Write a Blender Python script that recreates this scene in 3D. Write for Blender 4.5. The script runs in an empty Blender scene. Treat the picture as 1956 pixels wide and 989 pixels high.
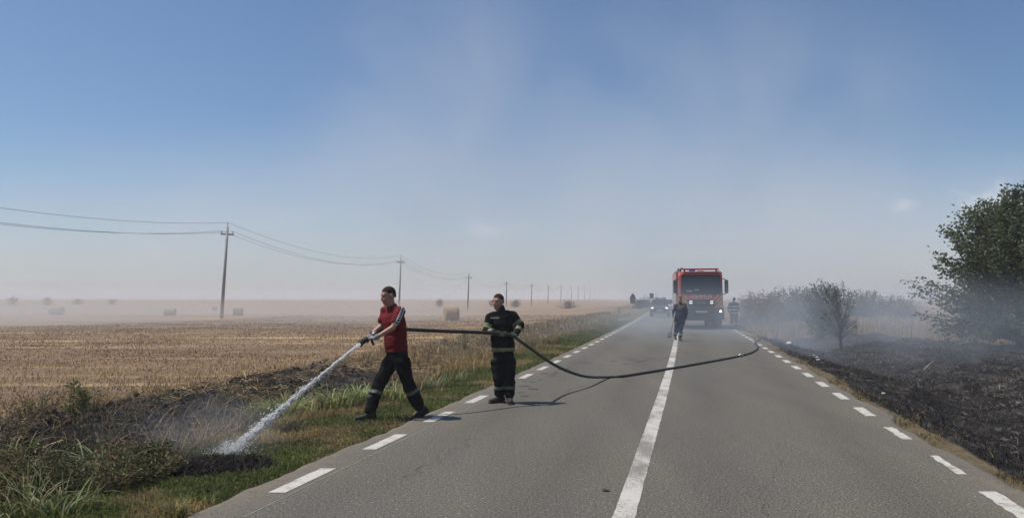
import bpy, bmesh, math, random
import numpy as np
from mathutils import Vector, Matrix

random.seed(7)
rng = np.random.default_rng(11)
R = math.radians
scn = bpy.context.scene
col = scn.collection

# ------------------------------------------------------------------ camera, sky, sun, exposure
F = 1500.0                      # focal length in pixels of the 1956 wide photograph
CAMZ = 1.68
TANP = 75.5 / F
PITCH = math.atan(TANP)
cam = bpy.data.cameras.new('camera')
cam.sensor_width = 36.0
cam.lens = 36.0 * F / 1956.0
cam.clip_start = 0.05
cam.clip_end = 9000
camo = bpy.data.objects.new('camera', cam)
col.objects.link(camo)
camo.location = (0, 0, CAMZ)
camo.rotation_euler = (math.pi / 2 + PITCH, 0, 0)
scn.camera = camo

SUN_EL = R(62)
SDX, SDY = 0.999, -0.05         # where shadows fall on the ground
world = bpy.data.worlds.new('World')
scn.world = world
world.use_nodes = True
wn = world.node_tree
for n in list(wn.nodes):
    wn.nodes.remove(n)
sky = wn.nodes.new('ShaderNodeTexSky')
sky.sky_type = 'NISHITA'
sky.sun_disc = False
sky.sun_elevation = SUN_EL
sky.sun_rotation = math.atan2(-SDX, -SDY)
sky.altitude = 80
sky.air_density = 1.0
sky.dust_density = 0.8
sky.ozone_density = 6.0
bg = wn.nodes.new('ShaderNodeBackground')
bg.inputs['Strength'].default_value = 0.102
wo = wn.nodes.new('ShaderNodeOutputWorld')
# a few small far clouds low over the horizon
tc = wn.nodes.new('ShaderNodeTexCoord')
def wmath(op, a, b=None, clamp=False):
    n = wn.nodes.new('ShaderNodeMath'); n.operation = op; n.use_clamp = clamp
    for i, v in enumerate((a, b)):
        if v is None: continue
        if isinstance(v, (int, float)): n.inputs[i].default_value = v
        else: wn.links.new(v, n.inputs[i])
    return n.outputs[0]
cn = wn.nodes.new('ShaderNodeTexNoise')
cn.inputs['Scale'].default_value = 30.0
cn.inputs['Detail'].default_value = 6.0
cn.inputs['Roughness'].default_value = 0.6
wn.links.new(tc.outputs['Generated'], cn.inputs['Vector'])
def cloud(u, v, su, sv, amp):
    d = Vector(((u - 978) / F, 1.0, 0)) ; d.z = (570 - v) / F
    d.normalize()
    sub = wn.nodes.new('ShaderNodeVectorMath'); sub.operation = 'SUBTRACT'
    wn.links.new(tc.outputs['Generated'], sub.inputs[0]); sub.inputs[1].default_value = d
    mul = wn.nodes.new('ShaderNodeVectorMath'); mul.operation = 'MULTIPLY'
    wn.links.new(sub.outputs[0], mul.inputs[0]); mul.inputs[1].default_value = (F / su, F / su, F / sv)
    ln = wn.nodes.new('ShaderNodeVectorMath'); ln.operation = 'LENGTH'
    wn.links.new(mul.outputs[0], ln.inputs[0])
    m = wmath('SUBTRACT', 1.0, ln.outputs['Value'])
    m = wmath('ADD', m, wmath('MULTIPLY', wmath('SUBTRACT', cn.outputs['Fac'], 0.5), 3.2))
    m = wmath('MULTIPLY', m, 1.1, True)
    return wmath('MULTIPLY', m, amp)
cm = cloud(1930, 388, 95, 36, 0.5)
for c_ in ((1728, 393, 24, 14, 0.32), (940, 440, 95, 15, 0.22), (1335, 486, 90, 12, 0.12), (2300, 372, 260, 40, 0.5), (2900, 400, 300, 46, 0.5), (-500, 420, 260, 30, 0.4)):
    cm = wmath('MAXIMUM', cm, cloud(*c_))
mx = wn.nodes.new('ShaderNodeMix'); mx.data_type = 'RGBA'
wn.links.new(cm, mx.inputs['Factor'])
wn.links.new(sky.outputs[0], mx.inputs['A'])
mx.inputs['B'].default_value = (9.5, 9.0, 9.2, 1)
wn.links.new(mx.outputs['Result'], bg.inputs['Color'])
wn.links.new(bg.outputs[0], wo.inputs[0])

sun = bpy.data.lights.new('sun', 'SUN')
sun.energy = 4.8
sun.angle = R(0.55)
sun.color = (1.0, 0.955, 0.885)
suno = bpy.data.objects.new('sun', sun)
col.objects.link(suno)
sd = Vector((SDX * math.cos(SUN_EL), SDY * math.cos(SUN_EL), -math.sin(SUN_EL)))
suno.rotation_euler = sd.to_track_quat('-Z', 'Y').to_euler()
suno.location = (-20, 5, 40)

scn.view_settings.view_transform = 'Standard'
scn.view_settings.look = 'None'
scn.view_settings.gamma = 1
scn.view_settings.exposure = 0.0
scn.render.engine = 'CYCLES'
cy = scn.cycles
cy.use_denoising = True
cy.use_adaptive_sampling = True
cy.adaptive_threshold = 0.02
cy.max_bounces = 6
cy.diffuse_bounces = 2
cy.glossy_bounces = 2
cy.transmission_bounces = 4
cy.transparent_max_bounces = 12
cy.volume_bounces = 1
cy.volume_max_steps = 256
cy.sample_clamp_indirect = 6

# ------------------------------------------------------------------ pixel helpers (layout measured on the photograph)
CP, SP = math.cos(PITCH), math.sin(PITCH)
def ray(u, v):
    a, b = (u - 978) / F, (494.5 - v) / F
    return Vector((a, CP - b * SP, SP + b * CP))
def P(u, v, Y):
    d = ray(u, v); k = Y / d.y
    return Vector((d.x * k, Y, CAMZ + d.z * k))

# ------------------------------------------------------------------ noise and ground shape
def _hash(ix, iy, seed):
    n = (ix * 374761393 + iy * 668265263 + seed * 144665) & 0x7fffffff
    n = ((n ^ (n >> 13)) * 1274126177) & 0x7fffffff
    return ((n ^ (n >> 16)) & 0xffff) / 65535.0
def vnoise(x, y, seed=0):
    x = np.asarray(x, float); y = np.asarray(y, float)
    ix = np.floor(x).astype(np.int64); iy = np.floor(y).astype(np.int64)
    fx = x - ix; fy = y - iy
    fx = fx * fx * (3 - 2 * fx); fy = fy * fy * (3 - 2 * fy)
    a = _hash(ix, iy, seed); b = _hash(ix + 1, iy, seed); c = _hash(ix, iy + 1, seed); d = _hash(ix + 1, iy + 1, seed)
    return (a * (1 - fx) + b * fx) * (1 - fy) + (c * (1 - fx) + d * fx) * fy
def fbm(x, y, seed=0, oct=4):
    s = 0; a = 0.5; tot = 0
    for i in range(oct):
        s = s + a * vnoise(x, y, seed + i * 17); tot += a
        x = np.asarray(x) * 2.03 + 5.1; y = np.asarray(y) * 2.03 + 1.7; a *= 0.5
    return s / tot
def sm(x, a, b):
    t = np.clip((np.asarray(x, float) - a) / (b - a), 0, 1)
    return t * t * (3 - 2 * t)

_Y = np.arange(-40, 2600, 0.5)
_m = np.interp(_Y, [-40, 12, 24, 40, 72, 120, 200, 400, 2600], [.231, .230, .220, .211, .203, .19, .168, .161, .161])
_X = np.concatenate([[0], np.cumsum((_m[1:] + _m[:-1]) * 0.25)])
_X += 0.83 - np.interp(6.0, _Y, _X)
def xc(Y): return np.interp(Y, _Y, _X)
def slope(Y): return np.interp(Y, _Y, _m)
def lat(X, Y):
    m = slope(Y)
    return (np.asarray(X) - xc(Y)) / np.sqrt(1 + m * m)
def road_pt(t, Y):
    """point at lateral offset t from the centre line level with Y"""
    m = float(slope(Y))
    return Vector((float(xc(Y)) + t * math.sqrt(1 + m * m), Y, 0))
EL, ER = 3.30, 3.26             # asphalt edges
def gz(X, Y, rough=True):
    X = np.asarray(X, float); Y = np.asarray(Y, float)
    t = lat(X, Y)
    L = -t - EL; Rr = t - ER
    wob = (fbm(X * .22, Y * .22, 3, 2) - .5) * 1.3
    zl = np.interp(L + wob * np.clip(L / 2, 0, 1), [-.5, 0, .1, 1.2, 2.0, 2.8, 3.6, 4.6, 5.6, 7, 10], [-.12, -.06, -.02, -.05, -.12, -.36, -.36, -.10, -.05, -.25, -.28])
    zr = np.interp(Rr + wob * np.clip(Rr / 2, 0, 1), [-.5, 0, .1, .5, 2.2, 3.2, 5.2, 8, 14], [-.12, -.06, -.02, -.07, -.55, -.58, -.22, -.2, -.25])
    z = np.where(t < 0, zl, zr)
    off = np.maximum(L, Rr)
    far = sm(off, 7, 25)
    dip = -0.75 * sm(Y, 95, 190) * (1 - sm(Y, 300, 430)) - 0.15 * sm(Y, 40, 80) * (1 - sm(Y, 300, 430))
    z = z + far * dip + sm(Y, 500, 1500) * far * 0.9
    z = z + far * (fbm(X * .012, Y * .012, 9, 2) - .5) * .5 * sm(Y, 60, 200)
    if rough:
        near = 1 - sm(Y, 45, 110)
        bank = sm(L, 1.9, 2.6) * (1 - sm(L, 5.8, 7.2))
        bur = sm(Rr, .5, 1.3) * (1 - sm(Rr, 14, 20))
        z = z + near * (bank * ((fbm(X * 1.9, Y * 1.9, 21, 4) - .5) * .42 + (fbm(X * 7, Y * 7, 25, 2) - .5) * .10)
                        + bur * ((fbm(X * .8, Y * .8, 31, 3) - .5) * .50 + (fbm(X * 4.0, Y * 4.0, 35, 3) - .5) * .13)
                        + sm(off, .05, .4) * (fbm(X * 2.6, Y * 2.6, 41, 2) - .5) * .05)
    return z
def g1(x, y): return float(gz(x, y))
def G(u, v, lift=0.0):
    d = ray(u, v); z = 0.0
    for _ in range(30):
        k = (z - CAMZ) / d.z
        x, y = d.x * k, d.y * k
        t = float(lat(x, y))
        z2 = 0.0 if -EL < t < ER else g1(x, y)
        z = z * .4 + z2 * .6
    return Vector((x, y, z + lift))

# ------------------------------------------------------------------ materials
class NT:
    def __init__(s, name):
        s.m = bpy.data.materials.new(name); s.m.use_nodes = True
        s.t = s.m.node_tree
        s.b = s.t.nodes['Principled BSDF']
        s.o = s.t.nodes['Material Output']
        s.tc = None
    def coord(s, k='Object'):
        if s.tc is None: s.tc = s.t.nodes.new('ShaderNodeTexCoord')
        return s.tc.outputs[k]
    def put(s, sock, v):
        if isinstance(v, bpy.types.NodeSocket): s.t.links.new(v, sock)
        elif isinstance(v, (tuple, list)) and len(v) == 3 and sock.type == 'RGBA': sock.default_value = (*v, 1)
        else: sock.default_value = v
    def noise(s, scale, detail=4, rough=.55, vec=None, dist=0):
        n = s.t.nodes.new('ShaderNodeTexNoise')
        n.inputs['Scale'].default_value = scale; n.inputs['Detail'].default_value = detail
        n.inputs['Roughness'].default_value = rough; n.inputs['Distortion'].default_value = dist
        s.t.links.new(vec or s.coord(), n.inputs['Vector'])
        return n.outputs['Fac']
    def map(s, scale=(1, 1, 1), rot=(0, 0, 0), vec=None, loc=(0, 0, 0)):
        n = s.t.nodes.new('ShaderNodeMapping')
        n.inputs['Scale'].default_value = scale; n.inputs['Rotation'].default_value = rot; n.inputs['Location'].default_value = loc
        s.t.links.new(vec or s.coord(), n.inputs['Vector'])
        return n.outputs[0]
    def ramp(s, fac, a, b, lo=0.0, hi=1.0):
        n = s.t.nodes.new('ShaderNodeMapRange')
        s.put(n.inputs[0], fac); n.inputs[1].default_value = a; n.inputs[2].default_value = b
        n.inputs[3].default_value = lo; n.inputs[4].default_value = hi
        return n.outputs[0]
    def mix(s, f, a, b):
        n = s.t.nodes.new('ShaderNodeMix'); n.data_type = 'RGBA'
        s.put(n.inputs['Factor'], f); s.put(n.inputs['A'], a); s.put(n.inputs['B'], b)
        return n.outputs['Result']
    def mulc(s, a, b):
        n = s.t.nodes.new('ShaderNodeMix'); n.data_type = 'RGBA'; n.blend_type = 'MULTIPLY'
        n.inputs['Factor'].default_value = 1
        s.put(n.inputs['A'], a); s.put(n.inputs['B'], b)
        return n.outputs['Result']
    def math(s, op, a, b=0.0, clamp=False):
        n = s.t.nodes.new('ShaderNodeMath'); n.operation = op; n.use_clamp = clamp
        s.put(n.inputs[0], a); s.put(n.inputs[1], b)
        return n.outputs[0]
    def attr(s, name):
        n = s.t.nodes.new('ShaderNodeAttribute'); n.attribute_name = name
        return n
    def sep(s, c):
        n = s.t.nodes.new('ShaderNodeSeparateColor'); s.t.links.new(c, n.inputs[0]); return n.outputs
    def bump(s, h, strength=.4, dist=.02):
        n = s.t.nodes.new('ShaderNodeBump'); n.inputs['Strength'].default_value = strength; n.inputs['Distance'].default_value = dist
        s.t.links.new(h, n.inputs['Height']); s.t.links.new(n.outputs[0], s.b.inputs['Normal'])
    def base(s, c): s.put(s.b.inputs['Base Color'], c)
    def rough(s, v): s.put(s.b.inputs['Roughness'], v)
    def spec(s, v): s.b.inputs['Specular IOR Level'].default_value = v

def mat(name, c, c2=None, rough=.8, scale=6, bump=0, bscale=60, metal=0, spec=.4, coat=0, emit=None, estr=0):
    n = NT(name)
    if c2 is None: c2 = tuple(x * .72 for x in c)
    f = n.ramp(n.noise(scale, 5), .35, .68)
    n.base(n.mix(f, c, c2))
    n.rough(n.ramp(n.noise(scale * 2.3, 3), .3, .7, max(.03, rough - .1), min(1, rough + .1)))
    n.spec(spec); n.b.inputs['Metallic'].default_value = metal
    n.b.inputs['Coat Weight'].default_value = coat
    if bump: n.bump(n.noise(bscale, 4), bump, .01)
    if emit:
        n.b.inputs['Emission Color'].default_value = (*emit, 1); n.b.inputs['Emission Strength'].default_value = estr
    return n.m

def mat_blade(name, trans=.35, rough=.6):
    n = NT(name)
    a = n.attr('Col').outputs['Color']
    n.base(a); n.rough(rough); n.spec(.25)
    tr = n.t.nodes.new('ShaderNodeBsdfTranslucent'); n.t.links.new(a, tr.inputs[0])
    ms = n.t.nodes.new('ShaderNodeMixShader'); ms.inputs[0].default_value = trans
    n.t.links.new(n.b.outputs[0], ms.inputs[1]); n.t.links.new(tr.outputs[0], ms.inputs[2])
    n.t.links.new(ms.outputs[0], n.o.inputs[0])
    return n.m

# ------------------------------------------------------------------ object helpers
def tag(o, label=None, cat=None, group=None, kind=None):
    if label: o['label'] = label
    if cat: o['category'] = cat
    if group: o['group'] = group
    if kind: o['kind'] = kind
    return o
def empty(name, loc=(0, 0, 0), rz=0, **k):
    o = bpy.data.objects.new(name, None); col.objects.link(o)
    o.location = loc; o.rotation_euler = (0, 0, rz)
    o.empty_display_size = .2
    return tag(o, **k)
def link(name, me, parent=None, loc=None, **k):
    o = bpy.data.objects.new(name, me); col.objects.link(o)
    if parent is not None: o.parent = parent
    if loc is not None: o.location = loc
    return tag(o, **k)
def mesh_np(name, V, F4, mats, cols=None, smooth=False, nper=None):
    """V (n,3); F4 (m,k) faces all with k corners, or list of such arrays"""
    me = bpy.data.meshes.new(name)
    Fs = F4 if isinstance(F4, list) else [F4]
    me.vertices.add(len(V)); me.vertices.foreach_set('co', np.ascontiguousarray(V, np.float32).ravel())
    loops = np.concatenate([f.ravel() for f in Fs]).astype(np.int32)
    tot = np.concatenate([np.full(len(f), f.shape[1]) for f in Fs]).astype(np.int32)
    st = np.concatenate([[0], np.cumsum(tot)[:-1]]).astype(np.int32)
    me.loops.add(len(loops)); me.loops.foreach_set('vertex_index', loops)
    me.polygons.add(len(tot)); me.polygons.foreach_set('loop_start', st); me.polygons.foreach_set('loop_total', tot)
    me.polygons.foreach_set('use_smooth', np.full(len(tot), smooth))
    for m in (mats if isinstance(mats, (list, tuple)) else [mats]): me.materials.append(m)
    if cols is not None:
        a = me.color_attributes.new('Col', 'FLOAT_COLOR', 'POINT')
        c = np.ones((len(V), 4), np.float32); c[:, :3] = cols
        a.data.foreach_set('color', c.ravel())
    me.update(calc_edges=True); me.validate()
    return me

class MB:
    def __init__(s): s.v = []; s.f = []; s.mi = []; s.cur = 0
    def add(s, vs, fs):
        k = len(s.v); s.v += [tuple(p) for p in vs]
        for f in fs: s.f.append(tuple(i + k for i in f)); s.mi.append(s.cur)
        return s
    def box(s, a, b, m=None):
        (x0, y0, z0), (x1, y1, z1) = a, b
        vs = [(x0, y0, z0), (x1, y0, z0), (x1, y1, z0), (x0, y1, z0), (x0, y0, z1), (x1, y0, z1), (x1, y1, z1), (x0, y1, z1)]
        if m is not None: vs = [m @ Vector(p) for p in vs]
        return s.add(vs, [(0, 3, 2, 1), (4, 5, 6, 7), (0, 1, 5, 4), (1, 2, 6, 5), (2, 3, 7, 6), (3, 0, 4, 7)])
    def tube(s, pts, rad, n=8, cap=True, flat=None):
        pts = [Vector(p) for p in pts]
        if not hasattr(rad, '__len__'): rad = [rad] * len(pts)
        vs, fs = [], []
        up = Vector((0, 0, 1)); prev = None
        for i, p in enumerate(pts):
            d = (pts[min(i + 1, len(pts) - 1)] - pts[max(i - 1, 0)]).normalized()
            if prev is None:
                a = d.cross(up)
                if a.length < .1: a = d.cross(Vector((1, 0, 0)))
            else: a = prev - d * prev.dot(d)
            a.normalize(); prev = a; b = d.cross(a)
            for k in range(n):
                w = 2 * math.pi * k / n
                vs.append(p + (a * math.cos(w) + b * math.sin(w)) * rad[i])
        for i in range(len(pts) - 1):
            for k in range(n):
                fs.append((i * n + k, i * n + (k + 1) % n, (i + 1) * n + (k + 1) % n, (i + 1) * n + k))
        if cap:
            fs.append(tuple(reversed(range(n)))); fs.append(tuple(range((len(pts) - 1) * n, len(pts) * n)))
        return s.add(vs, fs)
    def loft(s, rings, xdir, n=16, power=2.0):
        """rings: (centre, rx, ry, [fwd dir]) closed superellipse loft; xdir = direction of rx"""
        vs, fs = [], []
        cs = [Vector(r[0]) for r in rings]
        for i, r in enumerate(rings):
            d = (cs[min(i + 1, len(cs) - 1)] - cs[max(i - 1, 0)]).normalized()
            xd = Vector(r[3] if len(r) > 3 else xdir)
            a = (xd - d * xd.dot(d)).normalized(); b = d.cross(a)
            for k in range(n):
                w = 2 * math.pi * k / n; c, q = math.cos(w), math.sin(w)
                c = math.copysign(abs(c) ** (2 / power), c); q = math.copysign(abs(q) ** (2 / power), q)
                vs.append(cs[i] + a * c * r[1] + b * q * r[2])
        m = len(rings)
        for i in range(m - 1):
            for k in range(n):
                fs.append((i * n + k, i * n + (k + 1) % n, (i + 1) * n + (k + 1) % n, (i + 1) * n + k))
        fs.append(tuple(reversed(range(n)))); fs.append(tuple(range((m - 1) * n, m * n)))
        return s.add(vs, fs)
    def cap(s, p0, p1, r0, r1, n=12, fx=1.0, xdir=None):
        """tapered capsule; fx flattens across xdir"""
        p0, p1 = Vector(p0), Vector(p1)
        d = p1 - p0
        ln = d.length
        d = d / ln if ln > 1e-6 else Vector((0, 0, 1))
        xd = Vector(xdir) if xdir is not None else (Vector((1, 0, 0)) if abs(d.x) < .9 else Vector((0, 1, 0)))
        rings = []
        for k in range(5):
            w = math.pi / 2 * (k / 5 - 1) + .12
            rings.append((p0 + d * (r0 * math.sin(w)), r0 * math.cos(w) * fx, r0 * math.cos(w)))
        rings.append((p0, r0 * fx, r0)); rings.append((p1, r1 * fx, r1))
        for k in range(1, 6):
            w = math.pi / 2 * (k / 5) - .12
            rings.append((p1 + d * (r1 * math.sin(w)), r1 * math.cos(w) * fx, r1 * math.cos(w)))
        if ln < 1e-6: rings.pop(5)
        return s.loft(rings, xd, n)
    def ell(s, c, rx, ry, rz, m=None, nu=14, nv=9):
        vs, fs = [], []
        c = Vector(c)
        def q(x, y, z):
            p = Vector((x * rx, y * ry, z * rz))
            return c + (m @ p if m is not None else p)
        vs.append(q(0, 0, -1))
        for j in range(1, nv):
            w = -math.pi / 2 + math.pi * j / nv
            for k in range(nu):
                a = 2 * math.pi * k / nu
                vs.append(q(math.cos(w) * math.cos(a), math.cos(w) * math.sin(a), math.sin(w)))
        vs.append(q(0, 0, 1)); e = len(vs) - 1
        for k in range(nu): fs.append((0, 1 + (k + 1) % nu, 1 + k))
        for j in range(nv - 2):
            for k in range(nu):
                a = 1 + j * nu; fs.append((a + k, a + (k + 1) % nu, a + nu + (k + 1) % nu, a + nu + k))
        a = 1 + (nv - 2) * nu
        for k in range(nu): fs.append((a + k, a + (k + 1) % nu, e))
        return s.add(vs, fs)
    def prism(s, prof, x0, x1, axis='x'):
        """profile [(y,z)] extruded along x"""
        n = len(prof)
        vs = [(x0, y, z) for y, z in prof] + [(x1, y, z) for y, z in prof]
        fs = [tuple(range(n)), tuple(reversed(range(n, 2 * n)))]
        fs += [(i, i + n, (i + 1) % n + n, (i + 1) % n) for i in range(n)]
        return s.add(vs, fs)
    def mesh(s, name, mats, smooth=False, bevel=0, seg=2):
        me = bpy.data.meshes.new(name); me.from_pydata(s.v, [], s.f); me.validate()
        ms = mats if isinstance(mats, (list, tuple)) else [mats]
        for m in ms: me.materials.append(m)
        if len(ms) > 1:
            for p, i in zip(me.polygons, s.mi): p.material_index = i
        bm = bmesh.new(); bm.from_mesh(me)
        bmesh.ops.recalc_face_normals(bm, faces=bm.faces)
        if bevel:
            ed = [e for e in bm.edges if len(e.link_faces) == 2 and e.calc_face_angle(0) > .35]
            bmesh.ops.bevel(bm, geom=ed, offset=bevel, segments=seg, affect='EDGES', profile=.6, clamp_overlap=True)
        bm.to_mesh(me); bm.free()
        if smooth:
            me.polygons.foreach_set('use_smooth', np.full(len(me.polygons), True))
        return me
    def build(s, name, mats, parent=None, smooth=False, bevel=0, loc=None, seg=2, **k):
        return link(name, s.mesh(name, mats, smooth, bevel, seg), parent, loc, **k)
    def fuse(s, name, mats, parent=None, voxel=.012, it=4, loc=None, disp=None, **k):
        """voxel union of the overlapping shapes into one continuous surface"""
        me0 = s.mesh('tmp', mats if not isinstance(mats, (list, tuple)) else mats[0])
        o = bpy.data.objects.new('tmp', me0); col.objects.link(o)
        r = o.modifiers.new('r', 'REMESH'); r.mode = 'VOXEL'; r.voxel_size = voxel; r.use_smooth_shade = True
        q = o.modifiers.new('s', 'SMOOTH'); q.factor = .5; q.iterations = it
        dg = bpy.context.evaluated_depsgraph_get(); dg.update()
        me = bpy.data.meshes.new_from_object(o.evaluated_get(dg)); me.name = name
        bpy.data.objects.remove(o); bpy.data.meshes.remove(me0)
        me.materials.clear()
        for m in (mats if isinstance(mats, (list, tuple)) else [mats]): me.materials.append(m)
        me.polygons.foreach_set('use_smooth', np.full(len(me.polygons), True))
        if disp:
            n = len(me.vertices); co = np.empty(n * 3, np.float32); no = np.empty(n * 3, np.float32)
            me.vertices.foreach_get('co', co); me.vertices.foreach_get('normal', no)
            co = co.reshape(-1, 3); no = no.reshape(-1, 3)
            co = co + no * disp(co)[:, None]
            me.vertices.foreach_set('co', co.ravel()); me.update()
        return link(name, me, parent, loc, **k)

# blades of grass, straw, stubble
def blades(pos, h, w, ang, lean, colr, droop=0.0, tipk=.15, rs=None):
    N = len(pos); rs = rs or rng
    d = np.stack([np.cos(ang), np.sin(ang), np.zeros(N)], 1)
    face = ang + np.pi / 2 + rs.uniform(-1.2, 1.2, N)
    s = np.stack([np.cos(face), np.sin(face), np.zeros(N)], 1) * (w * .5)[:, None]
    up = np.array([0, 0, 1.0])
    V = np.empty((N, 7, 3))
    lx = (lean * h)[:, None] * d
    V[:, 0] = pos - s; V[:, 1] = pos + s
    p1 = pos + lx * .18 + up * (h * .42)[:, None]
    p2 = pos + lx * .55 + up * (h * (.80 - droop * .10))[:, None]
    V[:, 2] = p1 - s * .9; V[:, 3] = p1 + s * .9
    V[:, 4] = p2 - s * .6; V[:, 5] = p2 + s * .6
    V[:, 6] = pos + lx + up * (h * (1 - droop))[:, None]
    base = np.arange(N)[:, None] * 7
    q = np.concatenate([base + np.array([0, 1, 3, 2]), base + np.array([2, 3, 5, 4])])
    tr = base + np.array([4, 5, 6])
    C = np.repeat(colr[:, None, :], 7, 1)
    return V.reshape(-1, 3), [q, tr], C.reshape(-1, 3)
def leaves(pos, dirs, size, wid, colr, rs=None):
    """folded leaf quads growing from pos along dirs"""
    N = len(pos); rs = rs or rng
    d = dirs / np.linalg.norm(dirs, axis=1)[:, None]
    r = rs.normal(size=(N, 3)); s = np.cross(d, r); s /= np.linalg.norm(s, axis=1)[:, None] + 1e-9
    nrm = np.cross(s, d)
    V = np.empty((N, 4, 3))
    V[:, 0] = pos; V[:, 2] = pos + d * size[:, None]
    m = pos + d * (size * .45)[:, None] + nrm * (size * .10)[:, None]
    V[:, 1] = m - s * (wid * .5)[:, None]; V[:, 3] = m + s * (wid * .5)[:, None]
    b = np.arange(N)[:, None] * 4
    f = np.concatenate([b + np.array([0, 1, 2]), b + np.array([0, 2, 3])])
    return V.reshape(-1, 3), f, np.repeat(colr[:, None, :], 4, 1).reshape(-1, 3)
def cvar(base, N, v=.25, hue=.08, rs=None):
    rs = rs or rng
    b = np.array(base)
    if b.ndim == 1: b = np.repeat(b[None], N, 0)
    k = np.exp(rs.normal(0, v, (N, 1)))
    return np.clip(b * k * (1 + rs.normal(0, hue, (N, 3))), .003, .9)

# ================================================================== GROUND
def graded(a, b, step, lo, hi, g=1.12, s0=None):
    mid = np.arange(a, b, step)
    up = []; s = step; x = mid[-1]
    while x < hi: s *= g; x += s; up.append(x)
    dn = []; s = step; x = a
    while x > lo: s *= g; x -= s; dn.append(x)
    return np.concatenate([dn[::-1], mid, up])
gx = graded(-11, 17, .10, -2300, 2500, 1.10)
gy = graded(4.5, 26, .10, -30, 2200, 1.055)
GX, GY = np.meshgrid(gx, gy)
GZ = gz(GX, GY)
GT = lat(GX, GY); GL = -GT - EL; GR = GT - ER
n1 = fbm(GX * .6, GY * .6, 51, 3); n2 = fbm(GX * 2.2, GY * 2.2, 57, 3); n3 = fbm(GX * .11, GY * .11, 59, 2)
def burn_lim(X, Y):
    return np.interp(X, [8, 12, 16, 20, 30, 60], [30, 35, 43, 31, 27, 25])
def right_burn(X, Y, Rr):
    n = fbm(X * .5, Y * .5, 61, 3)
    return sm(Rr, .02 + .30 * n, .14 + .42 * n) * (1 - sm(Y, burn_lim(X, Y) - 1.5 + 3 * n, burn_lim(X, Y) + 1.5 + 3 * n)) * (1 - sm(Rr, 26, 34))
def left_burn(X, Y, L):
    n = fbm(X * .45 + 9, Y * .45, 71, 3)
    b = sm(L, 1.2 + n, 2.0 + n) * (1 - sm(L, 4.4 + 2 * n, 5.8 + 2 * n)) * (1 - sm(Y + 6 * (n - .5), 17, 25)) * sm(Y, 7.0, 9.0)
    sp = np.exp(-(((X + 3.15) / .85) ** 2 + ((Y - 8.2) / .55) ** 2))          # the spot the jet is aimed at
    return np.clip(b + sm(sp + (n - .5) * .6, .3, .6), 0, 1)
fieldw = np.where(GT < 0, sm(GL + (n1 - .5) * 1.6, 5.9, 6.7), sm(GR, 26, 34))
burn = np.where(GT < 0, left_burn(GX, GY, GL), right_burn(GX, GY, GR))
def golden(X, Y, L):
    n = fbm(X * .8, Y * .8, 81, 3)
    return np.clip(sm(n - .10 + .30 * sm(L, .8, 2.2) * sm(Y, 10, 13) + .16 * sm(Y, 11, 16) - .1 * sm(Y, 22, 30), .50, .66), 0, 1)
green = np.where(GT < 0, (1 - sm(GL + (n1 - .5), 1.6, 2.5)) * (1 - .85 * golden(GX, GY, GL)), (1 - sm(GR, .1, .5)) * .35)
zc = np.stack([burn.ravel(), green.ravel(), fieldw.ravel()], 1)
ny, nx = GX.shape
idx = np.arange(nx * ny).reshape(ny, nx)
quads = np.stack([idx[:-1, :-1].ravel(), idx[:-1, 1:].ravel(), idx[1:, 1:].ravel(), idx[1:, :-1].ravel()], 1)

m = NT('ground_soil')
zn = m.sep(m.attr('Col').outputs['Color'])
wp = m.coord()
fine = m.noise(22, 6, .65); mid = m.noise(3.1, 5, .6); big = m.noise(.16, 4, .6)
row = m.noise(1.0, 5, .6, m.map((.05, .75, 1), (0, 0, R(-24))))
row2 = m.noise(1.0, 4, .6, m.map((.006, .07, 1), (0, 0, R(-9))))
stub = m.mix(m.ramp(m.noise(9, 5, .7), .3, .7), (.140, .088, .054), (.235, .165, .102))
stub = m.mix(m.math('MULTIPLY', m.ramp(row, .54, .64), m.ramp(fine, .35, .6)), stub, (.52, .40, .22))
stub = m.mix(m.ramp(row2, .42, .62), stub, m.mulc(stub, (1.22, 1.16, 1.12)))
soil = m.mix(m.ramp(mid, .35, .65), (.085, .06, .04), (.19, .135, .085))
soil = m.mix(m.ramp(fine, .52, .7), soil, (.30, .22, .13))
ash = m.mix(m.ramp(m.noise(1.3, 6, .7, dist=.5), .47, .66), (.0115, .0105, .010), (.058, .050, .044))
ash = m.mix(m.math('MULTIPLY', m.ramp(m.noise(11, 5, .7, m.map((1, .45, 1), (0, 0, .5))), .55, .72), m.ramp(m.noise(.8, 4, .6), .36, .58)), ash, (.27, .245, .22))
grs = m.mix(m.ramp(fine, .3, .7), (.040, .045, .014), (.105, .095, .035))
c = m.mix(zn[2], soil, stub)
c = m.mix(zn[1], c, grs)
c = m.mix(m.ramp(m.math('ADD', zn[0], m.math('MULTIPLY', m.math('SUBTRACT', fine, .5), .9)), .3, .7), c, ash)
m.base(c); m.rough(.95); m.spec(.15)
m.bump(m.math('ADD', fine, m.math('MULTIPLY', m.noise(90, 3), .4)), .8, .05)
gme = mesh_np('ground', np.stack([GX.ravel(), GY.ravel(), GZ.ravel()], 1), quads, m.m, zc, True)
link('ground', gme, kind='structure', label='flat farmland of stubble, soil banks and scorched earth', cat='ground')

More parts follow.
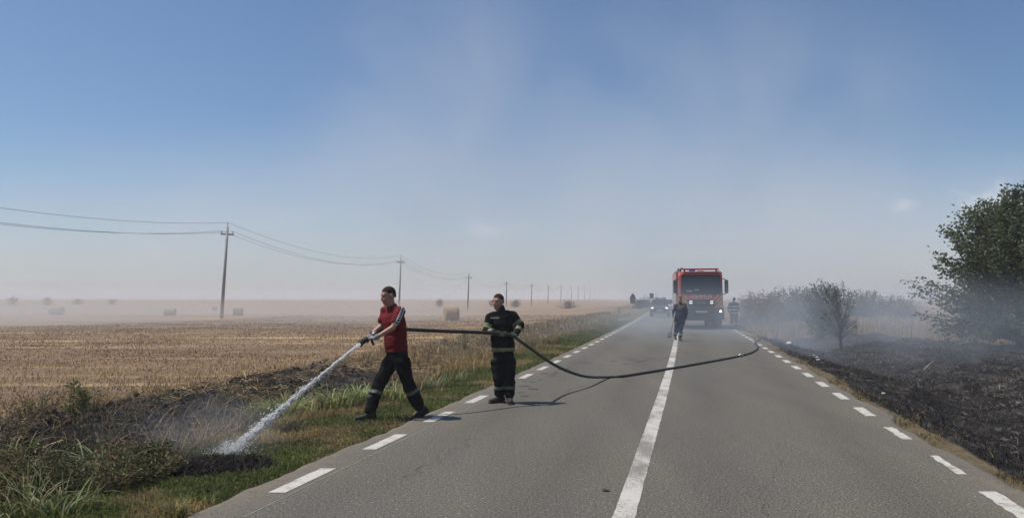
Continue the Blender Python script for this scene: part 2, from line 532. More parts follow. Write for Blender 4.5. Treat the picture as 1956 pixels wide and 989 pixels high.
# ================================================================== ROAD
ma = NT('asphalt')
nf = ma.noise(52, 2, .8); nm = ma.noise(30, 2, .7); nb = ma.noise(.35, 4, .55); ns = ma.noise(1.0, 4, .6, ma.map((.9, .05, 1), (0, 0, R(13))))
ca = ma.mix(ma.ramp(nf, .36, .66), (.042, .038, .030), (.180, .166, .137))
ca = ma.mix(ma.ramp(nm, .60, .72), ca, (.27, .25, .21))
ca = ma.mulc(ca, ma.mix(ma.ramp(nb, .3, .7), (.88, .89, .90), (1.08, 1.05, 1.0)))
ca = ma.mulc(ca, ma.mix(ma.ramp(ns, .35, .65), (.90, .90, .91), (1.06, 1.05, 1.03)))
ca = ma.mix(ma.ramp(ma.noise(2.6, 6, .75, dist=1.2), .685, .73, 0, .5), ca, (.05, .047, .042))
zr_ = ma.sep(ma.attr('Col').outputs['Color'])
ca = ma.mix(ma.math('MULTIPLY', zr_[0], ma.ramp(ma.noise(7, 5, .7), .35, .65, .1, .75)), ca, (.175, .145, .105))
ca = ma.mulc(ca, ma.mix(ma.math('MULTIPLY', zr_[1], ma.ramp(nb, .3, .6)), (1, 1, 1), (.80, .80, .81)))
ca = ma.mix(ma.math('MULTIPLY', ma.ramp(ma.noise(.55, 3, .5, ma.map((1, .3, 1), (0, 0, R(13)))), .60, .72), .28), ca, (.075, .07, .06))
ma.base(ca); ma.rough(ma.ramp(nb, .3, .7, .78, .92)); ma.spec(.3)
ma.bump(ma.math('ADD', nf, ma.math('MULTIPLY', nm, .6)), .6, .010)
ys = graded(3, 40, .12, -30, 2200, 1.06)
cols_t = np.concatenate([[-1.0, -.985], np.linspace(-.96, .96, 27), [.985, 1.0]])
RV, k = [], len(cols_t) + 2
for y in ys:
    mm = float(slope(y)); sq = math.sqrt(1 + mm * mm); x0 = float(xc(y))
    el = EL + (float(fbm(y * 3.2, .3, 5, 4)) - .5) * .15 + (float(fbm(y * .35, 2.3, 6, 2)) - .5) * .09
    er = ER + (float(fbm(y * 2.2, 9.3, 7, 3)) - .5) * .18 + (float(fbm(y * .5, 7.3, 8, 2)) - .5) * .26
    RV.append((x0 - (el + .05) * sq, y, -.16))
    for t in cols_t:
        RV.append((x0 + (t * el if t < 0 else t * er) * sq, y, -.012 if abs(t) == 1 else 0.0))
    RV.append((x0 + (er + .05) * sq, y, -.16))
RV = np.array(RV)
ii = np.arange(len(RV)).reshape(len(ys), k)
RF = np.stack([ii[:-1, :-1].ravel(), ii[:-1, 1:].ravel(), ii[1:, 1:].ravel(), ii[1:, :-1].ravel()], 1)
rt_ = lat(RV[:, 0], RV[:, 1])
wt = np.exp(-((np.abs(np.abs(rt_) - 1.5) - .78) / .30) ** 2)
ed = sm(np.abs(rt_) + (fbm(RV[:, 0] * .9, RV[:, 1] * .9, 15, 3) - .5) * .6, 2.75, 3.3)
RC = np.stack([ed, wt, np.zeros(len(rt_))], 1)
road = link('road', mesh_np('road', RV, RF, ma.m, RC, True), kind='structure', label='grey asphalt country road running between field and ditch', cat='road')

mp = NT('road_paint')
w1 = mp.noise(75, 4, .75); w2 = mp.noise(5, 4, .65)
wear = mp.ramp(mp.math('ADD', w1, mp.math('MULTIPLY', mp.math('SUBTRACT', w2, .5), .75)), .36, .52)
mp.base(mp.mix(wear, (.19, .175, .15), mp.mix(mp.ramp(w2, .3, .7), (.56, .535, .475), (.43, .41, .36))))
mp.rough(.75); mp.bump(w1, .3, .004)
mpw = NT('worn_road_paint')
w1 = mpw.noise(60, 4, .8); w2 = mpw.noise(2.2, 5, .7, mpw.map((1, .35, 1), (0, 0, R(13))))
wear = mpw.ramp(mpw.math('ADD', w1, mpw.math('MULTIPLY', mpw.math('SUBTRACT', w2, .5), 1.1)), .38, .58)
mpw.base(mpw.mix(wear, (.17, .158, .135), mpw.mix(mpw.ramp(w2, .3, .7), (.54, .52, .465), (.42, .40, .355))))
mpw.rough(.8)
def ribbon(name, t0, t1, Y0, Y1, z, material, step=.25, ragged=0, seed=0, parent=road, rag_in=0):
    n = max(2, int((Y1 - Y0) / step) + 1)
    yy = np.linspace(Y0, Y1, n) if Y1 - Y0 < 80 else graded(Y0, Y0 + 40, step, Y0, Y1, 1.05)
    V = []
    for y in yy:
        mm = float(slope(y)); sq = math.sqrt(1 + mm * mm); x0 = float(xc(y))
        a = (float(fbm(y * 9, seed * 3.7, seed + 3, 3)) - .5) * ragged
        b = (float(fbm(y * 9, seed * 3.7 + 40, seed + 9, 3)) - .5) * ragged
        for q in (t0 + a + rag_in, (t0 + t1) / 2, t1 + b):
            V.append((x0 + q * sq, y, z))
    V = np.array(V); i3 = np.arange(len(V)).reshape(len(yy), 3)
    Fq = np.stack([i3[:-1, :-1].ravel(), i3[:-1, 1:].ravel(), i3[1:, 1:].ravel(), i3[1:, :-1].ravel()], 1)
    return link(name, mesh_np(name, V, Fq, material), parent)
ribbon('centre_line', -.085, .085, -12, 1400, .004, mpw.m, .10, .02, 2)
mg = mat('faint_guide_paint', (.27, .26, .23), (.14, .13, .115), rough=.85, scale=18)
ribbon('guide_line', -2.86, -2.848, 4.2, 13.5, .003, mg, .15, .004, 4)
Y = 4.95
while Y < 150:
    if Y < 70: ribbon('edge_dash', -3.075, -2.925, Y, Y + .975, .004, mp.m, .08 if Y < 20 else .5, .022 if Y < 20 else 0, int(Y * 7))
    else: ribbon('edge_dash', -3.075, -2.925, Y, Y + .975, .004, mp.m, 1, 0, 1)
    Y += 1.95
Y = 3.87
i = 0
while Y < 62:
    wide = {1: (2.95, 3.10), 2: (2.985, 3.075), 3: (2.95, 3.07)}.get(i, (2.925, 3.075))
    ribbon('edge_dash', wide[0], wide[1], Y, Y + (.90 if Y > 6 else 1.2), .004, mp.m, .05 if Y < 20 else .4, (.055 if Y < 10 else .03) if Y < 20 else 0, int(Y * 5) + 100)
    Y += 1.868; i += 1
# dark crack along the left lane and wet marks left by boots
mcr = mat('tar_crack', (.035, .033, .03), (.06, .056, .05), rough=.9, scale=9)
def crack(p0, p1, n, wid, seed):
    a, b = G(*p0), G(*p1); V = []
    for i in range(n + 1):
        q = a.lerp(b, i / n); q.x += (float(fbm(i * .23, seed, seed, 3)) - .5) * .35
        w = wid * (.15 + 1.2 * float(vnoise(i * .37, seed * 2.1, seed)))
        V += [(q.x - w, q.y, .003), (q.x + w, q.y, .003)]
    V = np.array(V); j = np.arange(n)[:, None] * 2
    link('crack', mesh_np('crack', V, j + np.array([0, 1, 3, 2]), mcr), road)
crack((772, 917), (905, 836), 60, .006, 3); crack((1020, 770), (1120, 735), 50, .006, 8); crack((1440, 985), (1500, 800), 60, .0018, 12)
mwet = mat('wet_asphalt', (.034, .031, .026), (.05, .046, .039), rough=.7, scale=9)
def blot(u, v, rx, ry, seed):
    c = G(u, v); rr = random.Random(seed); n = 14
    V = [(c.x, c.y, .0035)] + [(c.x + math.cos(a) * rx * rr.uniform(.6, 1.2), c.y + math.sin(a) * ry * rr.uniform(.6, 1.2), .0035) for a in (2 * math.pi * k / n for k in range(n))]
    link('wet_mark', mesh_np('wet_mark', np.array(V), np.array([(0, 1 + k, 1 + (k + 1) % n) for k in range(n)]), mwet), road)
rw = random.Random(4)
for (u, v) in [(1003, 727), (1015, 729), (1033, 725), (1001, 737), (1016, 742), (1022, 743), (994, 749), (1003, 756), (1040, 713), (1058, 713), (1062, 711), (1055, 717), (1098, 694), (1110, 691), (1122, 693), (1150, 696), (1172, 690), (1196, 695), (1205, 687), (1222, 690), (1232, 688), (1245, 684), (1262, 689), (1268, 684), (1145, 704), (1085, 703), (1070, 706), (1310, 683), (1335, 680), (1370, 678), (1120, 685), (1180, 683)]:
    blot(u, v, rw.uniform(.05, .12), rw.uniform(.04, .11), u)

# ================================================================== GROUND COVER (uncountable)
mbl = mat_blade('grass_blade', .35)
mdry = mat_blade('dry_blade', .25, .75)
def road_scatter(N, t0, t1, Y0, Y1, pw=1.0):
    """points in road coordinates, denser toward Y0"""
    u = rng.uniform(0, 1, N)
    if pw == 1.0: Yv = Y0 * (Y1 / Y0) ** u
    else:
        e = 1 - pw; Yv = (Y0 ** e + u * (Y1 ** e - Y0 ** e)) ** (1 / e)
    t = rng.uniform(t0, t1, N)
    mm = slope(Yv)
    return xc(Yv) + t * np.sqrt(1 + mm * mm), Yv, t
def stuff(name, parts, material, label, cat):
    V, Fs, C, k = [], {}, [], 0
    for v, f, c in parts:
        V.append(v); C.append(c)
        for q in (f if isinstance(f, list) else [f]): Fs.setdefault(q.shape[1], []).append(q + k)
        k += len(v)
    me = mesh_np(name, np.concatenate(V), [np.concatenate(x) for x in Fs.values()], material, np.concatenate(C), False)
    return link(name, me, kind='stuff', label=label, cat=cat)

# mown grass verge on the left
X, Yv, t = road_scatter(140000, -EL - 2.9, -EL + .10, 4.6, 60, 1.5)
L = -t - EL
keep = (rng.uniform(0, 1, len(X)) < (1 - sm(L + (fbm(X * 1.1, Yv * 1.1, 91, 3) - .5) * 1.4, 1.7, 2.7))) & (left_burn(X, Yv, L) < .45) & (rng.uniform(0, 1, len(X)) < .25 + sm(L + (fbm(X * 4, Yv * 4, 92, 2) - .5) * .25, -.04, .10))
bare = sm(fbm(X * .9 + 3, Yv * .9, 93, 3), .60, .68) * sm(L, .6, 1.0) * (1 - sm(Yv, 8, 9.5))
keep &= rng.uniform(0, 1, len(X)) > bare * .8
X, Yv, L = X[keep], Yv[keep], L[keep]; N = len(X)
gd = golden(X, Yv, L) * .85
cb = np.array([.072, .098, .020])[None] * (1 - gd[:, None]) + np.array([.26, .185, .075])[None] * gd[:, None]
sel = rng.uniform(0, 1, N) < .12; cb[sel] = np.array([.17, .145, .06])
kk = fbm(X * 1.7, Yv * 1.7, 95, 3)[:, None]; cb = cb * (.25 + 1.5 * kk)
h = rng.uniform(.022, .062, N) * (1 + 1.3 * sm(L, 1.0, 2.2)) * (1 + .4 * sm(Yv, 12, 25)) * (.6 + .8 * kk[:, 0])
stuff('verge_grass', [blades(np.stack([X, Yv, gz(X, Yv) - .006], 1), h, rng.uniform(.004, .0085, N) * (1 + Yv / 22), rng.uniform(0, 6.28, N), rng.uniform(.2, 1.2, N), cvar(cb, N, .25), .12)], mbl, 'short green and golden grass on the verge beside the road', 'grass')

# stubble of the field: single pointed stalks
X, Yv, t = road_scatter(230000, -EL - 42, -EL - 5.4, 8.5, 95, 1.35)
L = -t - EL
vis = np.abs(X) < Yv * .70
keep = vis & (rng.uniform(0, 1, len(X)) < sm(L + (fbm(X * .6, Yv * .6, 51, 3) - .5) * 1.6, 5.5, 6.4) * (.35 + .65 * sm(fbm(X * .35, Yv * .35, 99, 3), .32, .55)))
X, Yv, L = X[keep], Yv[keep], L[keep]; N = len(X)
rw_ = fbm((X * .91 + Yv * .41) * .06, (-X * .41 + Yv * .91) * .8, 97, 3)
gw = sm(rw_, .50, .60)[:, None]
cb = np.array([.225, .132, .070])[None] * (1 - gw) + np.array([.52, .38, .19])[None] * gw
pick = rng.uniform(0, 1, (N, 1)); cb = np.where(pick < .25, np.array([[.27, .185, .10]]), np.where(pick > .92, np.array([[.13, .08, .055]]), cb))
h = rng.uniform(.03, .085, N) * (1 + .5 * gw[:, 0]) * (.6 + .8 * fbm(X * .5, Yv * .5, 98, 3))
a_ = rng.uniform(0, 6.28, N); w_ = rng.uniform(.0035, .007, N) * (1 + Yv / 12)
p_ = np.stack([X, Yv, gz(X, Yv) - .01], 1)
s_ = np.stack([np.cos(a_), np.sin(a_) * .5, np.zeros(N)], 1) * w_[:, None]
tp_ = p_ + np.stack([rng.normal(0, .35, N) * h, rng.normal(0, .35, N) * h, h], 1)
V = np.stack([p_ - s_, p_ + s_, tp_], 1).reshape(-1, 3)
stuff('field_stubble', [(V, np.arange(3 * N).reshape(N, 3), np.repeat(cvar(cb, N, .28)[:, None, :], 3, 1).reshape(-1, 3))], mdry, 'cut reddish brown grain stubble standing in the field', 'stubble')

# dry grass along the bank beyond the burnt strip, grey green further along
X, Yv, t = road_scatter(36000, -EL - 6.2, -EL - .9, 10.5, 95, 1.2)
L = -t - EL
keep = (left_burn(X, Yv, L) < .3) & (rng.uniform(0, 1, len(X)) < sm(L + (fbm(X, Yv, 101, 3) - .5) * 1.6, 1.2, 2.2) * (1 - sm(L, 4.9, 6.2)) * sm(Yv + (fbm(X * .7, Yv * .7, 102, 2) - .5) * 6, 11, 15))
X, Yv, L = X[keep], Yv[keep], L[keep]; N = len(X)
fy = sm(Yv + (fbm(X * .4, Yv * .2, 103, 2) - .5) * 12, 20, 32)[:, None]
cb = np.array([.34, .225, .10])[None] * (1 - fy) + np.array([.25, .205, .125])[None] * fy
sel = rng.uniform(0, 1, N) < .14; cb[sel] = np.array([.09, .092, .045])
cl = fbm(X * 1.2, Yv * 1.2, 104, 3)
h = rng.uniform(.12, .42, N) * (.45 + 1.1 * cl) * (1 - .25 * sm(Yv, 18, 30))
stuff('dry_bank_grass', [blades(np.stack([X, Yv, gz(X, Yv) - .02], 1), h, rng.uniform(.004, .009, N) * (1 + Yv / 18), rng.uniform(0, 6.28, N), rng.uniform(.15, .9, N), cvar(cb, N, .3), .1)], mdry, 'tall dry golden grass growing on the bank between verge and field', 'dry grass')

# dry grass and reeds beyond the burnt ditch on the right
X, Yv, t = road_scatter(44000, ER + .35, ER + 24, 28, 75, 1.1)
Rr = t - ER
keep = (right_burn(X, Yv, Rr) < .35) & (X < Yv * .72)
X, Yv, Rr = X[keep], Yv[keep], Rr[keep]; N = len(X)
tall = sm(Rr + (fbm(X * .5, Yv * .5, 111, 2) - .5) * 2.5, 1.0, 3.2) * sm(Yv + (fbm(X * .4, Yv * .4, 112, 2) - .5) * 8, 31, 38) * (1 - .65 * sm(X, 13, 17))
h = rng.uniform(.12, .34, N) + tall * rng.uniform(.2, 1.75, N)
cb = np.array([.40, .285, .135])[None] * (1 - tall[:, None]) + np.array([.24, .18, .105])[None] * tall[:, None]
stuff('dry_reed_grass', [blades(np.stack([X, Yv, gz(X, Yv) - .02], 1), h, rng.uniform(.010, .022, N) * (1 + Yv / 60), rng.uniform(0, 6.28, N), rng.uniform(.05, .5, N), cvar(cb, N, .28), .04)], mdry, 'pale dry reeds and grass standing beyond the burnt ditch', 'dry grass')

# charred stubble and ash straw on the right
X, Yv, t = road_scatter(80000, ER + .08, ER + 13, 4.8, 42, 1.35)
Rr = t - ER
keep = (rng.uniform(0, 1, len(X)) < right_burn(X, Yv, Rr)) & (X < Yv * .70)
X, Yv, Rr = X[keep], Yv[keep], Rr[keep]; N = len(X)
cb = np.repeat(np.array([[.014, .0125, .012]]), N, 0)
sel = rng.uniform(0, 1, N) < .16 * sm(Rr, 1.0, 2.6) * sm(fbm(X * .8, Yv * .8, 121, 3), .42, .6); cb[sel] = np.array([.22, .19, .155])
sel2 = rng.uniform(0, 1, N) < .12; cb[sel2] = np.array([.11, .078, .048])
h = rng.uniform(.02, .10, N) * (.4 + 1.3 * fbm(X * 2, Yv * 2, 122, 3))
stuff('charred_grass', [blades(np.stack([X, Yv, gz(X, Yv) - .006], 1), h, rng.uniform(.004, .009, N) * (1 + Yv / 20), rng.uniform(0, 6.28, N), rng.uniform(.4, 2.2, N), cvar(cb, N, .3, .03), .1)], mdry, 'black charred grass and grey ash covering the burnt roadside ditch', 'burnt grass')
# thin brown fringe between the asphalt and the burnt slope
X, Yv, t = road_scatter(7000, ER - .06, ER + .50, 4.6, 34, 1.3)
Rr = t - ER
keep = rng.uniform(0, 1, len(X)) < sm(fbm(X * 1.0, Yv * 1.0, 125, 3), .44, .60) * (1 - sm(Rr, .2, .6)) * (.3 + .7 * sm(Rr, -.06, .04))
X, Yv = X[keep], Yv[keep]; N = len(X)
cb = np.where(rng.uniform(0, 1, (N, 1)) < .3, np.array([[.060, .06, .02]]), np.array([[.15, .105, .05]]))
stuff('roadside_fringe_grass', [blades(np.stack([X, Yv, np.maximum(gz(X, Yv), -.04)], 1), rng.uniform(.02, .085, N), rng.uniform(.004, .008, N) * (1 + Yv / 22), rng.uniform(0, 6.28, N), rng.uniform(.3, 1.5, N), cvar(cb, N, .3), .15)], mdry, 'thin brown grass fringe along the asphalt beside the burnt ditch', 'dry grass')

# straw lying on the ploughed bank, ash straw in the ditch
def sticks(X, Yv, ln, w, cb, tilt=.25, lift=.01):
    N = len(X); a = rng.uniform(0, 6.28, N)
    d = np.stack([np.cos(a), np.sin(a), rng.normal(0, tilt, N)], 1) * (ln * .5)[:, None]
    s = np.stack([-np.sin(a), np.cos(a), rng.uniform(-1, 1, N)], 1) * (w * .5)[:, None]
    c = np.stack([X, Yv, gz(X, Yv) + lift + np.abs(d[:, 2])], 1)
    bow = np.stack([np.zeros(N), np.zeros(N), rng.uniform(0, .12, N) * ln], 1)
    V = np.stack([c - d - s, c - d + s, c + bow + s, c + bow - s, c + d + s, c + d - s], 1)
    b = np.arange(N)[:, None] * 6
    return V.reshape(-1, 3), np.concatenate([b + np.array([0, 1, 2, 3]), b + np.array([3, 2, 4, 5])]), np.repeat(cb[:, None, :], 6, 1).reshape(-1, 3)
X, Yv, t = road_scatter(42000, -EL - 6.8, -EL - 1.8, 6.5, 34, 1.25)
L = -t - EL
heap = fbm(X * .8, Yv * .8, 131, 3)
keep = rng.uniform(0, 1, len(X)) < sm(heap, .36, .58) * (.25 + .75 * sm(L, 2.2, 3.4)) * (1 - .45 * left_burn(X, Yv, L)) * (1 - sm(L, 5.6, 6.8))
X, Yv = X[keep], Yv[keep]; N = len(X)
cb = np.where(rng.uniform(0, 1, (N, 1)) < .45, np.array([[.12, .085, .05]]), np.array([[.40, .29, .14]]))
stuff('straw_litter', [sticks(X, Yv, rng.uniform(.08, .32, N), rng.uniform(.004, .010, N), cvar(cb, N, .35), .22)], mdry, 'loose straw strewn over the dark ploughed bank', 'straw')
X, Yv, t = road_scatter(3200, ER + .8, ER + 12, 5.5, 32, 1.2)
keep = rng.uniform(0, 1, len(X)) < sm(fbm(X * .7, Yv * .7, 135, 3), .48, .62) * (X < Yv * .7)
X, Yv = X[keep], Yv[keep]; N = len(X)
cb = np.where(rng.uniform(0, 1, (N, 1)) < .6, np.array([[.035, .03, .028]]), np.array([[.26, .235, .205]]))
stuff('ash_straw', [sticks(X, Yv, rng.uniform(.06, .26, N), rng.uniform(.003, .007, N), cvar(cb, N, .3, .03), .12)], mdry, 'flattened grey ash straw in the burnt ditch', 'burnt straw')
# clods of turned earth
def clods(n, t0, t1, Y0, Y1, keepf, s0, s1, cbase):
    X, Yv, t = road_scatter(n, t0, t1, Y0, Y1, 1.2)
    kp = rng.uniform(0, 1, n) < keepf(X, Yv, t); X, Yv = X[kp], Yv[kp]; n = len(X)
    bm = bmesh.new(); bmesh.ops.create_icosphere(bm, subdivisions=1, radius=1)
    bv = np.array([v.co for v in bm.verts]); bf = np.array([[v.index for v in f.verts] for f in bm.faces]); bm.free()
    s = rng.uniform(s0, s1, n) ** 1.0
    V = bv[None] * (1 + rng.normal(0, .34, (n, len(bv), 1))) * s[:, None, None] * np.stack([rng.uniform(.7, 1.4, n), rng.uniform(.7, 1.4, n), rng.uniform(.5, .9, n)], 1)[:, None, :]
    V += np.stack([X, Yv, gz(X, Yv) + s * .15], 1)[:, None, :]
    Fq = bf[None] + (np.arange(n) * len(bv))[:, None, None]
    return V.reshape(-1, 3), Fq.reshape(-1, 3), np.repeat(cvar(cbase, n, .3)[:, None, :], len(bv), 1).reshape(-1, 3)
mclod = mat_blade('earth_clod', 0.0, .95)
stuff('earth_clods', [clods(6500, -EL - 6.6, -EL - 2.2, 7, 34, lambda X, Y, t: sm(fbm(X * .9, Y * .9, 141, 3), .42, .6), .012, .055, (.05, .037, .027))], mclod, 'dark clods of turned earth on the ploughed bank', 'soil')
stuff('burnt_clods', [clods(500, ER + .6, ER + 12, 5, 32, lambda X, Y, t: (X < Y * .7) * sm(fbm(X * .8, Y * .8, 145, 3), .40, .6), .012, .05, (.03, .026, .024))], mclod, 'blackened clods and char lumps in the burnt ditch', 'soil')

# scorched tufts where the jet lands and over the burnt bank
X, Yv, t = road_scatter(16000, -EL - 6.0, -EL - .4, 6.8, 22, 1.25)
L = -t - EL
keep = rng.uniform(0, 1, len(X)) < left_burn(X, Yv, L)
X, Yv = X[keep], Yv[keep]; N = len(X)
cb = np.repeat(np.array([[.020, .017, .015]]), N, 0)
sel = rng.uniform(0, 1, N) < .28 * sm(fbm(X * 1.1, Yv * 1.1, 151, 3), .42, .6); cb[sel] = np.array([.20, .155, .10])
stuff('scorched_grass', [blades(np.stack([X, Yv, gz(X, Yv) - .006], 1), rng.uniform(.02, .12, N) * (.4 + 1.2 * fbm(X * 2, Yv * 2, 152, 3)), rng.uniform(.004, .009, N) * (1 + Yv / 20), rng.uniform(0, 6.28, N), rng.uniform(.3, 2.0, N), cvar(cb, N, .3), .1)], mdry, 'blackened grass in the smouldering hollow and on the soil bank', 'burnt grass')
# withered brown tangle on the near bank
X, Yv, t = road_scatter(32000, -EL - 7.2, -EL - 1.4, 6.2, 15, 1.0)
L = -t - EL
keep = (rng.uniform(0, 1, len(X)) < sm(fbm(X * 1.3, Yv * 1.3, 155, 3), .40, .62) * (1 - .8 * left_burn(X, Yv, L)) * (1 - sm(L, 5.6, 7))) & (X < -3.5)
X, Yv = X[keep], Yv[keep]; N = len(X)
cb = np.where(rng.uniform(0, 1, (N, 1)) < .5, np.array([[.11, .075, .042]]), np.array([[.33, .24, .125]]))
stuff('withered_grass', [blades(np.stack([X, Yv, gz(X, Yv) - .01], 1), rng.uniform(.10, .48, N) * (.5 + .9 * fbm(X * 1.5, Yv * 1.5, 157, 2)), rng.uniform(.004, .009, N), rng.uniform(0, 6.28, N), rng.uniform(.4, 1.8, N), cvar(cb, N, .35), .2)], mdry, 'tangle of withered brown grass on the near bank', 'dry grass')

# dense char where the jet lands
N0 = 5200
X = rng.normal(-3.15, .50, N0); Yv = rng.normal(8.2, .33, N0)
keep = rng.uniform(0, 1, N0) < left_burn(X, Yv, -lat(X, Yv) - EL)
X, Yv = X[keep], Yv[keep]; N = len(X)
cb = np.where(rng.uniform(0, 1, (N, 1)) < .10, np.array([[.075, .05, .034]]), np.array([[.010, .008, .007]]))
stuff('charred_patch', [blades(np.stack([X, Yv, gz(X, Yv) - .005], 1), rng.uniform(.02, .085, N), rng.uniform(.006, .014, N), rng.uniform(0, 6.28, N), rng.uniform(.4, 2.0, N), cvar(cb, N, .3), .1)], mdry, 'black charred grass patch where the water jet lands', 'burnt grass')

# ================================================================== PEOPLE
m_skin = mat('skin', (.42, .235, .16), (.33, .175, .115), rough=.5, scale=14, spec=.4)
m_hair = mat('short_dark_hair', (.020, .014, .011), (.060, .040, .030), rough=.95, scale=45, spec=.08)
m_brow = mat('eyebrow_hair', (.10, .06, .042), rough=.9)
m_lip = mat('lips', (.26, .10, .08), rough=.5)
m_eye = mat('eyes', (.02, .017, .015), rough=.25)
m_red = mat('red_cotton', (.135, .008, .012), (.10, .006, .009), rough=.85, scale=7, bump=.25, bscale=55, spec=.2)
m_collar = mat('black_knit', (.015, .014, .015), rough=.85)
m_tape = mat('white_sleeve_tape', (.70, .69, .67), (.58, .57, .55), rough=.7)
m_black = mat('black_turnout_cloth', (.0065, .0062, .0065), (.011, .0105, .0105), rough=.95, scale=9, bump=.35, bscale=45, spec=.10)
m_navy = mat('navy_cloth', (.032, .042, .080), (.045, .055, .095), rough=.85, scale=9, bump=.3, bscale=40, spec=.25)
m_brown = mat('faded_brown_cloth', (.12, .075, .065), (.09, .057, .05), rough=.85, scale=9)
m_boot = mat('boot_leather', (.012, .010, .009), (.026, .022, .018), rough=.75, scale=20, bump=.3, bscale=50)
m_sole = mat('boot_rubber', (.03, .028, .025), rough=.9)
m_band = mat('reflective_band_yellow', (.20, .20, .085), (.13, .13, .07), rough=.5, scale=12)
m_bandg = mat('reflective_band_grey', (.10, .105, .075), (.06, .062, .045), rough=.5, scale=12)
m_bandw = mat('reflective_band_silver', (.55, .57, .56), (.42, .44, .43), rough=.45, scale=12)
m_glove = mat('grey_work_glove', (.24, .235, .225), (.13, .125, .12), rough=.85, scale=16, bump=.3, bscale=70)
m_glove2 = mat('dark_glove', (.030, .029, .027), (.06, .057, .05), rough=.8, scale=16)
m_glove3 = mat('olive_glove', (.17, .16, .085), (.09, .085, .05), rough=.8, scale=18)

def head_frame(f, up=(0, 0, 1)):
    f = Vector(f).normalized(); u = Vector(up); u = (u - f * u.dot(f)).normalized()
    r = f.cross(u)
    return Matrix((r, f, u)).transposed()          # columns right, forward, up
def add_head(mb, c, M, k=1.0):
    q = lambda x, y, z: Vector(c) + M @ (Vector((x, y, z)) * k)
    mb.ell(q(0, -.012, .028), .077 * k, .098 * k, .094 * k, M)
    mb.ell(q(0, .020, -.045), .062 * k, .074 * k, .080 * k, M)
    mb.ell(q(0, .045, -.090), .040 * k, .040 * k, .034 * k, M)          # chin
    mb.cap(q(0, .084, .012), q(0, .100, -.028), .009 * k, .0140 * k, 8)   # nose
    mb.cap(q(-.040, .072, .030), q(.040, .072, .030), .015 * k, .015 * k, 8)  # brow
    for s in (-1, 1):
        mb.cap(q(.080 * s, -.012, .012), q(.076 * s, -.008, -.030), .016 * k, .011 * k, 8)   # ear
        mb.cap(q(.048 * s, .06, -.022), q(.040 * s, .055, -.04), .022 * k, .02 * k, 8)   # cheek
    return q
def hand(mb, wrist, grip, hdir, hr, side=1, inward=None):
    """palm against a hose at grip, four fingers curled round it, thumb closing from the other side"""
    wrist, grip = Vector(wrist), Vector(grip); hd = Vector(hdir).normalized()
    a = (wrist - grip); a = a - hd * a.dot(hd)
    if a.length < .01: a = Vector((0, 0, 1)).cross(hd)
    a.normalize(); b = hd.cross(a) * side
    palm = grip + a * (hr + .016)
    mb.cap(wrist, palm, .030, .036, 10, .62, b)
    mb.cap(palm - hd * .028, palm + hd * .028, .024, .022, 10)
    for i, (ln, r) in enumerate(((.9, .0098), (1.0, .0102), (.96, .0098), (.78, .0086))):
        o = hd * ((i - 1.5) * .0235)
        pts = []
        for j in range(5):
            w = .35 + j * .62 * ln
            pts.append(grip + o + (a * math.cos(w) + b * math.sin(w)) * (hr + .013))
        for j in range(4): mb.cap(pts[j], pts[j + 1], r * (1.05 - .06 * j), r * (1.0 - .06 * j), 7)
    pts = [palm + hd * .036 - b * .006]
    for j in range(3):
        w = -.25 - j * .62
        pts.append(grip + hd * (.040 + .006 * j) + (a * math.cos(w) + b * math.sin(w)) * (hr + .014))
    for j in range(3): mb.cap(pts[j], pts[j + 1], .0125, .0115, 7)
def loose_hand(mb, wrist, d, b):
    wrist, d, b = Vector(wrist), Vector(d).normalized(), Vector(b).normalized()
    mb.cap(wrist, wrist + d * .085, .028, .036, 10, .55, d.cross(b))
    for i in range(4):
        p0 = wrist + d * .095 + b * ((i - 1.5) * .020)
        p1 = p0 + d * .034 + d.cross(b) * .008; p2 = p1 + d * .026 + d.cross(b) * .018
        mb.cap(p0, p1, .0105, .010, 7); mb.cap(p1, p2, .010, .0085, 7)
    p0 = wrist + d * .035 + b * .03; p1 = p0 + d * .03 + b * .025; mb.cap(p0, p1, .012, .011, 7); mb.cap(p1, p1 + d * .03, .011, .009, 7)
def boot(mb, sole, ankle, toe, ht=.20):
    """ankle joint, toe direction; foot loft plus shaft"""
    ankle, t = Vector(ankle), Vector(toe).normalized()
    n = Vector((0, 0, 1)); n = (n - t * n.dot(t)).normalized(); s = t.cross(n)
    q = lambda x, z: ankle + t * x + n * z
    mb.loft([(q(-.095, -.045), .030, .030), (q(-.085, -.045), .040, .050), (q(-.02, -.040), .046, .058), (q(.06, -.052), .047, .046), (q(.13, -.062), .052, .036), (q(.185, -.066), .045, .031), (q(.205, -.068), .028, .022)], s, 14, 2.4)
    mb.cap(q(-.02, -.05), q(-.01, ht), .055, .064, 12)
    sole.loft([(q(-.10, -.092), .034, .012), (q(-.02, -.092), .046, .013), (q(.06, -.094), .046, .012), (q(.13, -.096), .054, .012), (q(.19, -.096), .046, .012), (q(.212, -.092), .026, .010)], s, 14, 3)
def wrinkle(amp, sx, sz, seed=0):
    def f(co):
        a = fbm(co[:, 0] * sx + co[:, 1] * sx * .8 + co[:, 2] * 2.0, co[:, 2] * sz - co[:, 0] * 3.5, 200 + seed, 3)
        b = vnoise(co[:, 0] * 6 + 3, co[:, 2] * 7 + co[:, 1] * 5, 230 + seed)
        return ((a - .5) * 2 * amp + (b - .5) * amp).astype(np.float32)
    return f
